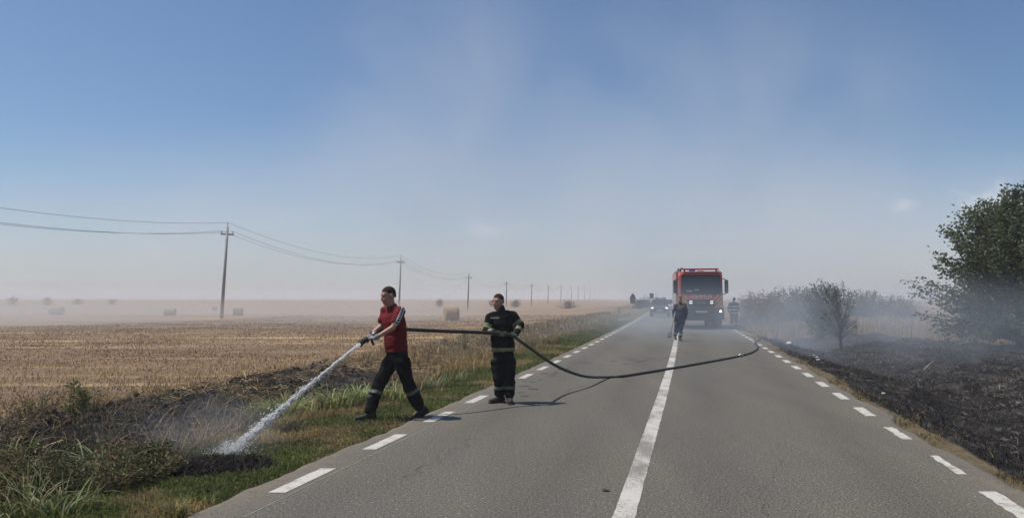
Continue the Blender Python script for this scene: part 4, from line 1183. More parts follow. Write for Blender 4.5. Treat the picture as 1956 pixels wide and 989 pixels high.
def fire_engine():
    front = P(1340, 628, 43.2)
    th = math.atan(.165)
    o = empty('fire_engine', (front.x, 43.2, 0), -th, label='red fire engine with lights on, parked on the road facing the viewer', cat='fire engine')
    # cab shell
    prof = [(.10, .86), (.02, 1.20), (.03, 1.72), (.10, 1.86), (.27, 2.98), (.42, 3.12), (.75, 3.20), (2.0, 3.20), (2.0, .86)]
    MB().prism(prof, -1.17, 1.17).build('cab', m_fred, o, True, .055, None, 3)
    # windscreen set in the raked face, with wipers
    rk = lambda z: .10 + (.27 - .10) * (z - 1.86) / (2.98 - 1.86)
    ws = MB(); z0, z1 = 1.93, 2.95
    yo = -.012
    ws.add([(-1.09, rk(z0) + yo, z0), (1.09, rk(z0) + yo, z0), (1.05, rk(z1) + yo, z1), (-1.05, rk(z1) + yo, z1), (-1.09, rk(z0) + .05, z0), (1.09, rk(z0) + .05, z0), (1.05, rk(z1) + .05, z1), (-1.05, rk(z1) + .05, z1)],
           [(0, 1, 2, 3), (7, 6, 5, 4), (0, 4, 5, 1), (1, 5, 6, 2), (2, 6, 7, 3), (3, 7, 4, 0)])
    wso = ws.build('windscreen', m_glass, o)
    for x in (-.62, .12):
        MB().tube([(x, .07, 1.92), (x + .35, .065, 2.12), (x + .62, .085, 2.15)], .013, 6).build('wiper', m_trim, o)
    for x, z, w in ((-.62, 2.10, .30), (-.22, 2.16, .24)):
        MB().box((x - w / 2, rk(z) - .018, z - .03), (x + w / 2, rk(z) - .013, z + .03)).build('dashboard_card', m_papr, wso)
    MB().box((-1.02, .05, 2.99), (1.02, .40, 3.05)).build('sun_visor', m_stripe_red, o, False, .015)
    # panel with mirrored lettering
    tm = text_mesh('POMPIERI', .26, .004, True); tm.materials.append(m_white)
    t_ = link('front_lettering', tm, o); t_.location = (0, .012, 1.775); t_.rotation_euler = (R(90), 0, 0); t_.scale = (1.05, 1, 1)
    MB().box((-.80, .012, 1.645), (.80, .03, 1.665)).build('trim_strip', m_shut, o)
    # grille with slats and badge lettering
    gr = MB().box((-.80, -.025, 1.22), (.80, .10, 1.63)).build('grille', m_trim, o, False, .02)
    for z in (1.26, 1.32, 1.38, 1.54, 1.59): MB().box((-.50, -.034, z), (.50, -.026, z + .022)).build('slat', m_blackp, gr)
    tm = text_mesh('MAN', .12, .004); tm.materials.append(m_shut)
    t_ = link('badge_lettering', tm, gr); t_.location = (0, -.036, 1.455); t_.rotation_euler = (R(90), 0, 0); t_.scale = (1.9, .9, 1)
    for s in (-1, 1):
        d = empty('running_lamp', (s * .56, -.03, 1.48)); d.parent = o
        for z in (-.055, .05): MB().box((-.085, -.02, z - .020), (.085, .0, z + .020)).build('lamp_strip', m_drl, d, False, .008)
        # chevron boards at the cab corners
        cb = MB().box((-.20, -.010, -.36), (.20, .02, .36)).build('chevron_board', m_yel, o)
        cb.location = (s * .93, -.015, 1.50)
        for k in range(-2, 3):
            poly = [(-.20, k * .24 - .20 * s - .06), (.20, k * .24 + .20 * s - .06), (.20, k * .24 + .20 * s + .06), (-.20, k * .24 - .20 * s + .06)]
            for sg in (1, -1):                       # clip to the board's height
                out = []
                for i in range(len(poly)):
                    (x0, z0_), (x1, z1_) = poly[i], poly[(i + 1) % len(poly)]
                    in0, in1 = sg * z0_ <= .355, sg * z1_ <= .355
                    if in0: out.append((x0, z0_))
                    if in0 != in1:
                        f = (sg * .355 - z0_) / (z1_ - z0_); out.append((x0 + (x1 - x0) * f, sg * .355))
                poly = out
                if not poly: break
            if len(poly) < 3: continue
            n_ = len(poly)
            MB().add([(x, -.014, z) for x, z in poly] + [(x, -.009, z) for x, z in poly], [tuple(range(n_)), tuple(reversed(range(n_, 2 * n_)))] + [(i, i + n_, (i + 1) % n_ + n_, (i + 1) % n_) for i in range(n_)]).build('stripe', m_stripe_red, cb)
        # mirrors on arms
        mi = empty('mirror', (s * 1.17, .25, 2.35)); mi.parent = o
        MB().box((.11 * s - .10 + .10 * s, -.06, -.38), (.11 * s + .10 + .10 * s, .08, .36)).build('housing', m_trim, mi, False, .04)
        MB().tube([(0, .05, .40), (.12 * s, .0, .42), (.20 * s, 0, .33)], .022, 8).build('arm', m_trim, mi, True)
        MB().tube([(0, .05, -.42), (.12 * s, .0, -.44), (.20 * s, 0, -.34)], .022, 8).build('arm', m_trim, mi, True)
        # door and side glass
        d = MB().box((s * 1.165 - .012, .55, .95), (s * 1.165 + .012, 1.75, 2.98)).build('door', m_fred, o, False, .008)
        MB().add([(s * 1.182, y, z) for y, z in ((.62, 1.98), (1.65, 1.98), (1.65, 2.86), (.76, 2.86))], [(0, 1, 2, 3)]).build('side_window', m_glass, d)
        MB().box((s * 1.185 - .008, 1.48, 1.72), (s * 1.185 + .008, 1.68, 1.78)).build('handle', m_trim, d)
        # lower lamps
        la = MB().box((s * .98 - .16, -.10, .86), (s * .98 + .16, .02, 1.12)).build('headlamp', m_trim, o, False, .03)
        MB().ell((s * 1.02, -.10, .985), .062, .03, .062, None, 14, 8).build('lens', m_lamp, la, True)
    # bumper and skirt
    MB().box((-1.22, -.09, .56), (1.22, .45, 1.20)).build('bumper', m_trim, o, False, .06)
    MB().box((-.70, -.108, .60), (.70, -.094, .74)).build('bumper_step', m_blackp, o)
    pl = MB().box((-.30, -.112, .905), (.30, -.098, 1.02)).build('number_plate', m_plate, o, False, .004)
    for i, w in enumerate((.05, .06, .06, .05, .06, .05, .06)):
        MB().box((-.25 + i * .075, -.116, .935), (-.25 + i * .075 + w * .62, -.1125, .99)).build('character_mark', m_mark, pl)
    # roof beam with lamps
    rb = MB().box((-.98, .30, 3.27), (.98, .62, 3.35)).build('roof_beam', m_stripe_red, o, False, .02)
    for x in (-.86, .86): MB().box((x - .04, .42, 3.16), (x + .04, .52, 3.28)).build('bracket', m_trim, rb)
    for x in (-.45, .02): MB().box((x - .17, .26, 3.19), (x + .17, .56, 3.262)).build('beacon', m_bluel if x < 0 else m_plate, rb, False, .03)
    # body behind the cab
    MB().box((-1.25, 2.12, .85), (1.25, 7.6, 3.22)).build('superstructure', m_fred, o, False, .03)
    for s in (-1, 1):
        for y in (2.35, 3.65, 6.25):
            y1 = y + (1.15 if y > 3 else 1.2)
            sh = MB().box((s * 1.256 - .012, y, 1.05), (s * 1.256 + .012, y1, 2.85)).build('roller_shutter', m_shut, o)
            for k in range(9): MB().box((s * 1.27 - .006, y + .02, 1.1 + k * .19), (s * 1.27 + .006, y1 - .02, 1.25 + k * .19)).build('slat', m_shut, sh)
        sh = MB().box((s * 1.256 - .012, 4.9, 1.55), (s * 1.256 + .012, 6.1, 2.85)).build('roller_shutter', m_shut, o)
        for k in range(6): MB().box((s * 1.27 - .006, 4.92, 1.6 + k * .2), (s * 1.27 + .006, 6.08, 1.76 + k * .2)).build('slat', m_shut, sh)
        MB().tube([(s * 1.18, 2.2, 3.30), (s * 1.18, 7.5, 3.30)], .03, 8).build('roof_rail', m_shut, o, True)
    MB().tube([(-1.12, 2.06, 2.2), (-1.12, 2.06, 3.42)], .06, 10).build('exhaust_pipe', m_trim, o, True)
    MB().tube([(-.98, 2.3, 3.2), (-1.0, 2.25, 3.36), (-.92, 2.0, 3.42)], .05, 8).build('roof_monitor', m_trim, o, True)
    MB().box((-.45, .35, .60), (.45, 7.2, .86)).build('chassis', m_blackp, o)
    MB().box((-1.1, 2.4, .55), (1.1, 4.2, .84)).build('side_tank', m_trim, o, False, .03)
    MB().tube([(-1.0, 1.45, .53), (1.0, 1.45, .53)], .09, 10).build('axle', m_blackp, o)
    MB().tube([(-1.0, 5.5, .53), (1.0, 5.5, .53)], .09, 10).build('axle', m_blackp, o)
    for s in (-1, 1):
        wheel(o, (s * 1.03, 1.45, .53), .53, .34); wheel(o, (s * 1.07, 5.5, .53), .53, .30); wheel(o, (s * .74, 5.5, .53), .53, .28)
        MB().prism([(.85, .80), (.95, 1.02), (1.45, 1.16), (1.95, 1.02), (2.05, .80), (1.98, .80), (1.88, .97), (1.45, 1.09), (1.02, .97), (.92, .80)], s * 1.02 - .19, s * 1.02 + .19).build('mudguard', m_trim, o)
fire_engine()

def suv(loc, rz, paint, label, bar):
    o = empty('suv', loc, rz, label=label, cat='car', group=None)
    # body loft along its length (front at y=0)
    rings = []
    def ring(y, z0, z1, w):
        return (y, z0, z1, w)
    sec = [ring(.0, .42, .86, .74), ring(.10, .30, .98, .86), ring(.55, .26, 1.06, .90), ring(1.15, .26, 1.12, .91), ring(2.2, .26, 1.13, .91), ring(3.6, .26, 1.12, .90), ring(4.15, .34, 1.08, .84), ring(4.3, .5, .98, .78)]
    b = MB(); vs, fs = [], []; n = 16
    for (y, z0, z1, w) in sec:
        for k in range(n):
            a = 2 * math.pi * k / n; c, s = math.cos(a), math.sin(a)
            c = math.copysign(abs(c) ** .42, c); s = math.copysign(abs(s) ** .42, s)
            vs.append((c * w, y, (z0 + z1) / 2 + s * (z1 - z0) / 2))
    for i in range(len(sec) - 1):
        for k in range(n): fs.append((i * n + k, i * n + (k + 1) % n, (i + 1) * n + (k + 1) % n, (i + 1) * n + k))
    fs += [tuple(reversed(range(n))), tuple(range((len(sec) - 1) * n, len(sec) * n))]
    b.add(vs, fs).build('body', paint, o, True)
    # greenhouse: roof, pillars, glass
    cab = MB(); w0, w1 = .84, .62
    cab.add([(-w0, 1.05, 1.10), (w0, 1.05, 1.10), (w0, 4.05, 1.10), (-w0, 4.05, 1.10), (-w1, 1.75, 1.62), (w1, 1.75, 1.62), (w1, 3.75, 1.62), (-w1, 3.75, 1.62)], [(0, 3, 2, 1), (4, 5, 6, 7), (0, 1, 5, 4), (1, 2, 6, 5), (2, 3, 7, 6), (3, 0, 4, 7)])
    cab.build('cabin', paint, o, True, .06, None, 3)
    def pane(name, pts):
        MB().add(pts, [tuple(range(len(pts)))]).build(name, m_glass, o)
    pane('windscreen', [(-.76, 1.07, 1.14), (.76, 1.07, 1.14), (.58, 1.685, 1.585), (-.58, 1.685, 1.585)])
    for s in (-1, 1):
        pane('side_window', [(s * .848, 1.45, 1.16), (s * .848, 3.5, 1.16), (s * .69, 3.4, 1.54), (s * .69, 1.85, 1.54)])
        la = MB().box((s * .64 - .17, .02, .74), (s * .64 + .17, .14, .90)).build('headlamp', m_trim, o, False, .03)
        MB().ell((s * .64, .015, .82), .12, .03, .05, None, 12, 7).build('lens', m_lamp, la, True)
        mi = MB().ell((s * 1.0, 1.35, 1.13), .10, .06, .075, None, 10, 7).build('mirror', paint, o, True)
        MB().tube([(s * .86, 1.35, 1.10), (s * .95, 1.35, 1.12)], .02, 6).build('stalk', m_trim, mi)
        for y in (.82, 3.45): wheel(o, (s * .78, y, .35), .35, .22)
        MB().tube([(s * .6, 1.9, 1.66), (s * .6, 3.6, 1.66)], .018, 6).build('roof_rail', m_trim, o)
    MB().box((-.45, -.015, .70), (.45, .05, .86)).build('grille', m_trim, o, False, .02)
    MB().ell((0, -.02, .79), .05, .012, .04, None, 10, 6).build('badge', m_shut, o, True)
    MB().box((-.80, -.02, .40), (.80, .10, .58)).build('bumper', m_trim, o, False, .04)
    MB().box((-.62, -.035, .30), (.62, .05, .385)).build('skid_plate', m_shut, o, False, .02)
    pl = MB().box((-.26, -.04, .56), (.26, -.022, .67)).build('number_plate', m_plate, o)
    if bar:
        lb = empty('light_bar', (0.05, 2.1, 1.64)); lb.parent = o
        MB().box((-.50, -.12, .0), (.50, .12, .03)).build('base', m_trim, lb)
        for i, (x0, x1) in enumerate(((-.50, -.17), (-.16, .16), (.17, .50))): MB().box((x0, -.11, .03), (x1, .11, .14)).build('lens', (m_redl, m_white, m_redl)[i], lb, False, .02)
    return o
m_dark = mat('dark_blue_paint', (.022, .028, .040), (.03, .036, .05), rough=.35, scale=4, coat=.3)
m_pale = mat('pale_car_paint', (.50, .51, .53), (.42, .43, .45), rough=.35, scale=4, coat=.3)
ps = P(1260, 606, 71.5)
suv((ps.x, 71.5, 0), -math.atan(float(slope(74))), m_dark, 'dark car with headlights on and red light bar, oncoming on the road', True)
ps = P(1279, 600, 84.0)
suv((ps.x, 84.0, 0), -math.atan(.19), m_pale, 'pale car stopped behind the dark car with the red light bar', False)

# ================================================================== SIGNS
m_signback = mat('sign_back_grey', (.12, .125, .13), (.09, .095, .10), rough=.6, metal=.2)
m_post = mat('galvanised_post', (.24, .245, .25), (.17, .175, .18), rough=.5, metal=.4)
sp = P(1209, 600, 110); sz_ = g1(sp.x, 110)
so = empty('warning_sign', (sp.x, 110, sz_), label='triangular road sign above a square plate on a post by the verge', cat='road sign')
top = CAMZ + 9.5 * 110 / F - sz_
tri = []
for k in range(3):
    a = math.pi / 2 + k * 2 * math.pi / 3
    for d in (-.16, .16): tri.append((math.cos(a + d) * .50, math.sin(a + d) * .50))
cz = top - .47
MB().add([(x, -.01, cz + z) for x, z in tri] + [(x, .01, cz + z) for x, z in tri], [tuple(range(6)), tuple(reversed(range(6, 12)))] + [(i, i + 6, (i + 1) % 6 + 6, (i + 1) % 6) for i in range(6)]).build('triangle_plate', m_signback, so)
MB().box((-.36, -.01, cz - .92), (.36, .01, cz - .28)).build('square_plate', m_signback, so, False, .008)
MB().tube([(0, .05, -.2), (0, .05, cz + .3)], .035, 10).build('post', m_post, so, True)
sp = P(1245, 600, 132); sz_ = g1(sp.x - 1.0, 132)
so = empty('square_sign', (sp.x, 132, sz_), label='grey square sign on a post standing behind the dark car', cat='road sign')
t_ = CAMZ + 10 * 132 / F - sz_
MB().box((-.34, -.012, t_ - .9), (.34, .012, t_)).build('plate', m_signback, so, False, .01)
MB().tube([(0, .05, -.2), (0, .05, t_ - .1)], .035, 10).build('post', m_post, so, True)

# ================================================================== POLE LINE
m_conc = mat('weathered_concrete', (.34, .33, .31), (.26, .25, .24), rough=.9, scale=2, bump=.2, bscale=30)
m_oldpole = mat('dark_weathered_pole', (.085, .08, .072), (.06, .056, .05), rough=.9, scale=3)
m_ins = mat('brown_insulator', (.20, .16, .13), rough=.3)
m_wire = mat('aluminium_wire', (.16, .16, .165), rough=.5, metal=.3)
PX = [436, 766, 896, 968, 1016, 1048, 1072, 1091, 1105, 1117, 1127, 1135, 1143]
PY = [82, 142, 199, 256, 316, 375, 436, 498, 560, 622, 688, 756, 832]
TOPV = [425, 488, 521, 535, 540, 543, 544, 545, 546, 547, 550, 553, 556]
line = [(-39.3, 22.0, 9.4, None)]
for u, y, v in zip(PX, PY, TOPV): 
    q = P(u, v, y); line.append((q.x, y, q.z, u))
where = ['standing near the small hay bales in the haze', 'rising behind the man in the red shirt', 'just past the large hay bale', 'rising behind the firefighter holding the hose', 'first past the firefighter holding the hose']
cond = [[], [], []]
dirv = Vector((.161, 1, 0)).normalized(); crossv = Vector((1, -.161, 0)).normalized()
for i, (x, y, zt_, u) in enumerate(line):
    gb = g1(x, y)
    H = max(7.4, zt_ - gb)
    lean = [0, .052, .03, .035, .02, .03, .045, .03, -.02, .03, .04, .02, .03, .02][i]
    if i == 0: lab, grp = 'concrete utility pole beyond the near end of the overhead line', None
    elif i <= 5: lab, grp = 'concrete utility pole with short crossarm ' + where[i - 1], 'utility poles crossing the field'
    else: lab, grp = ('sixth seventh eighth ninth tenth eleventh twelfth thirteenth'.split()[i - 6] + ' utility pole of the receding row, counted from the leaning one'), 'utility poles crossing the field'
    o = empty('utility_pole', (x - lean * H, y, gb), math.atan2(crossv.y, crossv.x), label=lab, cat='utility pole', group=grp)
    o.rotation_euler = (0, math.atan(lean), math.atan2(crossv.y, crossv.x))
    MB().tube([(0, 0, -.3), (0, 0, H - .45)], [.185, .12], 12).build('shaft', m_conc if i < 3 else m_oldpole, o, True)
    MB().box((-.72, -.06, H - 1.30), (.72, .06, H - 1.16)).build('crossarm', m_oldpole, o, False, .01)
    pts = [(0, 0, H - .45, H), (-.64, 0, H - 1.18, H - .90), (.64, 0, H - 1.18, H - .90)]
    for (px, py, za, zb) in pts:
        MB().tube([(px, py, za), (px, py, zb - .14), (px, py, zb - .13), (px, py, zb)], [.03, .03, .075, .05], 8).build('insulator', m_ins, o, True)
    bpy.context.view_layer.update()
    for k, (px, py, za, zb) in enumerate(pts): cond[k].append(o.matrix_world @ Vector((px, py, zb)))
for k, nm in enumerate(('top overhead wire strung between the pole tips', 'overhead wire on the field side of the crossarms', 'overhead wire on the road side of the crossarms')):
    mb = MB()
    pts = []
    for a, b in zip(cond[k][:-1], cond[k][1:]):
        for s in range(14):
            t = s / 14; q = a.lerp(b, t); q.z -= 4 * t * (1 - t) * (1.75 if k == 0 else 1.9); pts.append(q)
    pts.append(cond[k][-1])
    mb.tube(pts, .015, 5).build('overhead_wire', m_wire, None, True, label=nm, cat='wire', group='overhead wires')

# ================================================================== HAY BALES
m_straw = NT('rolled_straw')
sw = m_straw.noise(30, 5, .7, m_straw.map((1, 1, 1)))
m_straw.base(m_straw.mix(m_straw.ramp(sw, .35, .65), (.40, .30, .17), (.22, .155, .085))); m_straw.rough(.95); m_straw.spec(.1)
m_straw.bump(sw, .9, .05); m_straw = m_straw.m
def bale(u, v, dia, ln, rz, label, Yd, det=True):
    c = P(u, v, Yd); g = g1(c.x, Yd)
    n = 40 if det else 20
    mb = MB(); vs, fs = [], []
    rs_ = random.Random(u)
    xs_ = [-.5, -.48, -.25, 0, .25, .48, .5]
    for i, x in enumerate(xs_):
        rr = dia / 2 * (.93 if abs(x) == .5 else 1)
        for k in range(n):
            a = 2 * math.pi * k / n
            q = rr * (1 + rs_.uniform(-.02, .02)); z = math.sin(a) * q
            z = max(z, -dia / 2 * .93)
            vs.append((x * ln + rs_.uniform(-.01, .01), math.cos(a) * q, z + dia / 2 * .93))
    for i in range(len(xs_) - 1):
        for k in range(n): fs.append((i * n + k, i * n + (k + 1) % n, (i + 1) * n + (k + 1) % n, (i + 1) * n + k))
    mb.add(vs, fs)
    o = empty('hay_bale', (c.x, Yd, g - .03), rz, label=label, cat='hay bale', group='round bales in the field')
    mb.build('roll', m_straw, o, True)
    for e in (0, 1):
        # spiral end face as coiled rings
        ed = MB(); sgn = -1 if e == 0 else 1
        rg = [(dia / 2 * .93, .0), (dia / 2 * .8, .012), (dia / 2 * .66, .0), (dia / 2 * .5, .014), (dia / 2 * .34, .0), (dia / 2 * .18, .015)]
        vv = [(sgn * (ln * .5 + off), math.cos(2 * math.pi * k / n) * r_, max(math.sin(2 * math.pi * k / n) * r_, -dia / 2 * .93) + dia / 2 * .93) for r_, off in rg for k in range(n)]
        ff = [(i * n + k, i * n + (k + 1) % n, (i + 1) * n + (k + 1) % n, (i + 1) * n + k) for i in range(len(rg) - 1) for k in range(n)] + [tuple(range((len(rg) - 1) * n, len(rg) * n))]
        ed.add(vv, ff).build('end_face', m_straw, o, True)
bale(862, 600, 1.35, 1.32, R(16), 'large round hay bale in the stubble between the two men with the hose', 74)
bale(325, 592, .95, 1.3, R(8), 'squat dark hay bale in the haze, nearest the leaning utility pole on the field side', 98, False)
bale(455, 592, 1.1, 1.2, R(20), 'small hay bale just past the leaning utility pole', 98, False)
bale(108, 592, 1.1, 1.6, R(4), 'faint pale hay bale deep in the low smoke over the field', 102, False)
bale(409, 578, 1.2, 1.1, R(30), 'tiny far hay bale near the field horizon behind the leaning pole', 190, False)

# ================================================================== TREES AND SHRUBS
m_bark = mat('bark', (.085, .07, .055), (.045, .037, .03), rough=.95, scale=9, bump=.5, bscale=30)
m_leaf = mat_blade('foliage_leaf', .35, .5)
def shrub(name, base, h, rx, ry, shoots, per, leaf, cols, label, cat='shrub', group=None, seed=1, trunk_r=.07, crown_lo=.05, upright=.5, droop=.3, inner=0, bare=.25, stems=5, lump=.35, narrow_top=.5, trunk_h=0.0):
    rs = np.random.default_rng(seed); rr = random.Random(seed)
    o = empty(name, base, label=label, cat=cat, group=group)
    tk, br = MB(), MB()
    lp, ld, lc = [], [], []
    hubs = []
    for s in range(stems):
        a = 2 * math.pi * s / stems + rr.uniform(-.5, .5)
        hh = h * rr.uniform(.45, .75); k = rr.uniform(.15, .45)
        fork = Vector((0, 0, trunk_h))
        pts = [Vector((math.cos(a) * .05, math.sin(a) * .05, -.15)), fork + Vector((math.cos(a) * rx * k * .25, math.sin(a) * ry * k * .25, (hh - trunk_h) * .4)), fork + Vector((math.cos(a) * rx * k, math.sin(a) * ry * k, hh - trunk_h))]
        if trunk_h: pts.insert(1, fork * .8)
        pts = catmull(pts, 5)
        tk.tube(pts, [trunk_r * (1 - .75 * i / (len(pts) - 1)) for i in range(len(pts))], 7)
        hubs.append(pts)
    for s in range(shoots):
        # tip on a lumpy envelope
        z = crown_lo + (1 - crown_lo) * rr.random() ** .8
        a = rr.uniform(0, 2 * math.pi)
        env = math.sqrt(max(0.05, 1 - max(0, (z - (1 - narrow_top)) / narrow_top) ** 2.0)) * (0.86 + .14 * min(1, z / .25))
        lm = 1 + lump * (float(vnoise(a * 1.6 + seed, z * 4.5, seed + 5)) - .5) * 2
        rad = rr.uniform(.55, 1.05)
        tip = Vector((math.cos(a) * rx * env * lm * rad, math.sin(a) * ry * env * lm * rad, h * z * (.93 + .14 * rr.random())))
        hub = hubs[rr.randrange(stems)]
        p0 = hub[min(len(hub) - 1, int(len(hub) * min(.95, max(.25, z - .25))))]
        if p0.z > tip.z: p0 = hub[int(len(hub) * .35)]
        mid_ = p0.lerp(tip, .55) + Vector((0, 0, h * .03 * (1 if upright > .3 else -1)))
        pts = catmull([p0, mid_, tip], 4)
        br.tube(pts, [.012 * (1 - .75 * i / (len(pts) - 1)) * (h / 4 + .5) for i in range(len(pts))], 4, False)
        axis = (tip - mid_).normalized()
        for q in range(per):
            t = bare + (1 - bare) * (q + rr.random()) / per
            f = t * (len(pts) - 1); i0 = min(int(f), len(pts) - 2); pos = pts[i0].lerp(pts[i0 + 1], f - i0)
            dv_ = Vector((rr.gauss(0, 1), rr.gauss(0, 1), rr.gauss(0, .6))).normalized()
            dv_ = (dv_ * .9 + axis * .55 + Vector((0, 0, -droop + .15))).normalized()
            pos = pos + dv_ * leaf * .4 * rr.random() + Vector((rr.gauss(0, 1), rr.gauss(0, 1), rr.gauss(0, 1))) * leaf * .55
            lp.append(pos); ld.append(dv_)
    for q in range(inner):
        a = rr.uniform(0, 6.283); z = rr.uniform(.08, .85); k = rr.random() ** .5 * .75
        lp.append(Vector((math.cos(a) * rx * k, math.sin(a) * ry * k, h * z))); ld.append(Vector((rr.gauss(0, 1), rr.gauss(0, 1), -.4)))
    tk.build('trunk', m_bark, o, True)
    br.build('branches', m_bark, o, True)
    lp = np.array(lp); ld = np.array(ld); N = len(lp)
    ci = rs.integers(0, len(cols), N); cb = np.array(cols)[ci]
    v, f, c = leaves(lp, ld, rs.uniform(.7, 1.25, N) * leaf, rs.uniform(.45, .65, N) * leaf, cvar(cb, N, .22, .07, rs), rs)
    link('crown', mesh_np('crown', v, f, m_leaf, c), o)
    return o
GRN = [(.050, .080, .026), (.038, .064, .022), (.066, .096, .035), (.030, .050, .018)]
bb = Vector((20.0, 31.0, g1(20.0, 31.0)))
shrub('mulberry_tree', bb, 6.3, 3.1, 3.1, 540, 54, .165, [(c[0] * 1.75, c[1] * 1.5, c[2] * 1.7) for c in GRN], 'large leafy green tree with foliage to the ground beyond the burnt ditch', 'tree', None, 5, .12, .03, .6, .5, 5000, .38, 7, .42, .60)
# the small charred tree in the burnt ground
sb = G(1606, 668)
shrub('scorched_tree', sb, 2.75, .95, .8, 44, 20, .085, [(.045, .055, .025), (.06, .062, .03)], 'small dark scorched tree with bare lower branches in the burnt ground', 'tree', None, 12, .06, .30, .7, .2, 0, .66, 6, .35, .4, .6)
bt = MB()
rr = random.Random(3)
so = [o_ for o_ in bpy.data.objects if o_.name == 'scorched_tree'][0]
for i in range(30):
    a = rr.uniform(0, 6.28); z = rr.uniform(.5, 1.3); l = rr.uniform(.35, .85)
    p0 = Vector((math.cos(a) * .05, math.sin(a) * .05, z)); p1 = p0 + Vector((math.cos(a) * l, math.sin(a) * l * .8, l * rr.uniform(.3, .9)))
    bt.tube(catmull([p0, p0.lerp(p1, .5) + Vector((0, 0, -.05)), p1], 3), [.011, .010, .009, .008, .007, .006, .004], 4, False)
bt.build('bare_twigs', m_bark, so, True)
# hedge of shrubs behind the reeds
OL = [(.12, .11, .045), (.095, .09, .04), (.16, .13, .065)]
BRN = [(.21, .15, .08), (.16, .12, .065), (.27, .195, .105)]
hedge = [  # u, top v, depth, half width m, palette, leaves, label
 (1436, 561, 50, 1.2, BRN, 'brown withered shrub nearest the fire engine on the ditch side'),
 (1462, 557, 48, 1.3, BRN, 'round brown shrub in the dry reeds, second from the fire engine'),
 (1484, 551, 52, 1.2, OL, 'olive shrub with a tufted top in the dry reeds'),
 (1516, 549, 54, 1.3, OL, 'olive shrub behind the reeds beside the tall dark one'),
 (1542, 550, 52, 1.0, OL, 'small olive shrub tucked against the tall dark shrub'),
 (1566, 535, 41, 1.2, GRN, 'tallest dark green shrub rising behind the scorched tree'),
 (1586, 545, 42, 1.0, GRN, 'dark green shrub just behind the scorched tree'),
 (1636, 556, 56, 1.5, OL, 'pale smoky shrub behind the scorched tree on the field side'),
 (1664, 556, 60, 1.6, OL, 'flat topped smoky shrub in the middle of the far hedge'),
 (1696, 562, 60, 1.5, OL, 'low smoky shrub of the far hedge before the gap'),
 (1728, 571, 58, 1.3, BRN, 'last low brownish shrub of the far hedge before the field gap'),
]
for i, (u, v, y, hw, pal, lab) in enumerate(hedge):
    t_ = P(u, v, y); g = g1(t_.x, y)
    shrub('hedge_shrub', (t_.x, y, g), t_.z - g, hw, hw, 90, 30, .13, pal, lab, 'shrub', 'shrubs beyond the burnt ditch', 40 + i, .05, .06, .6, .2, 250, .12, 5, .4, .5)
# far bushes in the field
far = [(25, 566, 300, 2.4, 'round grey bush far across the smoky field, largest of the row'), (92, 568, 300, 2.2, 'far hazy bush second in the row across the field'), (148, 570, 320, 2.6, 'low wide far bush in the smoke across the field'), (215, 571, 330, 2.6, 'faintest far bush in the smoke across the field'),
       (840, 572, 250, 1.5, 'small far bush behind the large hay bale'), (985, 572, 240, 1.8, 'far bush behind the firefighter holding the hose'), (1085, 573, 210, 3.2, 'wide far bush beside the row of distant poles'), (940, 573, 260, 1.4, 'tiny far bush behind the shoulder of the firefighter holding the hose'),
       (1232, 571, 170, 1.8, 'greenish bush by the road behind the triangular sign'), (1222, 574, 150, 1.4, 'low bush at the verge beyond the triangular sign')]
for i, (u, v, y, hw, lab) in enumerate(far):
    t_ = P(u, v, y); g = g1(t_.x, y)
    shrub('field_bush', (t_.x, y, g), max(.9, t_.z - g), hw, hw, 36, 14, .34, [(.05, .06, .03), (.065, .07, .035)], lab, 'bush', 'far bushes in the field', 80 + i, .06, .05, .6, .1, 120, .05, 4, .3, .6)

# ================================================================== WEEDS AND GRASS CLUMPS ON THE LEFT
m_stem = mat('weed_stem', (.13, .11, .055), (.09, .07, .04), rough=.8)
def clump(u, v, n, ln, label, seed, colr=((.22, .26, .09), (.13, .165, .045), (.34, .35, .16)), w=.019, spread=.13):
    c = G(u, v); rs = np.random.default_rng(seed)
    pos = np.stack([rs.normal(0, spread, n), rs.normal(0, spread * .7, n), np.zeros(n)], 1)
    ang = np.arctan2(pos[:, 1], pos[:, 0]) + rs.normal(0, .7, n)
    h = rs.uniform(.45, 1.0, n) * ln
    cb = np.array(colr)[rs.integers(0, len(colr), n)]
    # arching blades with 6 segments
    S = 6; V = np.empty((n, (S + 1) * 2, 3)); lean = rs.uniform(.35, 1.6, n); wv = rs.uniform(.6, 1.2, n) * w
    fa = ang + np.pi / 2
    sx = np.stack([np.cos(fa), np.sin(fa), rs.uniform(-.3, .3, n)], 1)
    for k in range(S + 1):
        t = k / S
        out = lean * h * (t ** 1.5) * .75; up = h * (t * (1 - .42 * lean * t * t * .95))
        q = pos + np.stack([np.cos(ang) * out, np.sin(ang) * out, up], 1)
        ww = (wv * .5 * (1 - t ** 2.2) + .0006)[:, None]
        V[:, 2 * k] = q - sx * ww; V[:, 2 * k + 1] = q + sx * ww
    b = np.arange(n)[:, None] * ((S + 1) * 2)
    Fq = np.concatenate([b + np.array([2 * k, 2 * k + 1, 2 * k + 3, 2 * k + 2]) for k in range(S)])
    C = np.repeat(cvar(cb, n, .25, .06, rs)[:, None, :], (S + 1) * 2, 1)
    me = mesh_np('grass_clump', V.reshape(-1, 3), Fq, mbl, C.reshape(-1, 3))
    link('grass_clump', me, None, c, label=label, cat='grass clump', group='broad leaved grass clumps on the verge')
clump(545, 800, 150, .72, 'arching pale green grass clump right under the water jet', 1)
clump(495, 812, 80, .58, 'smaller yellowish grass clump at the scorched side of the water jet', 2, ((.24, .25, .11), (.17, .19, .08)))
clump(585, 792, 70, .50, 'grass clump between the water jet and the dark leafy bank', 3)
clump(640, 782, 130, .55, 'wide striped green grass clump behind the striding man on the jet side', 4)
clump(690, 770, 130, .55, 'green grass clump just behind the front leg of the striding man', 5)
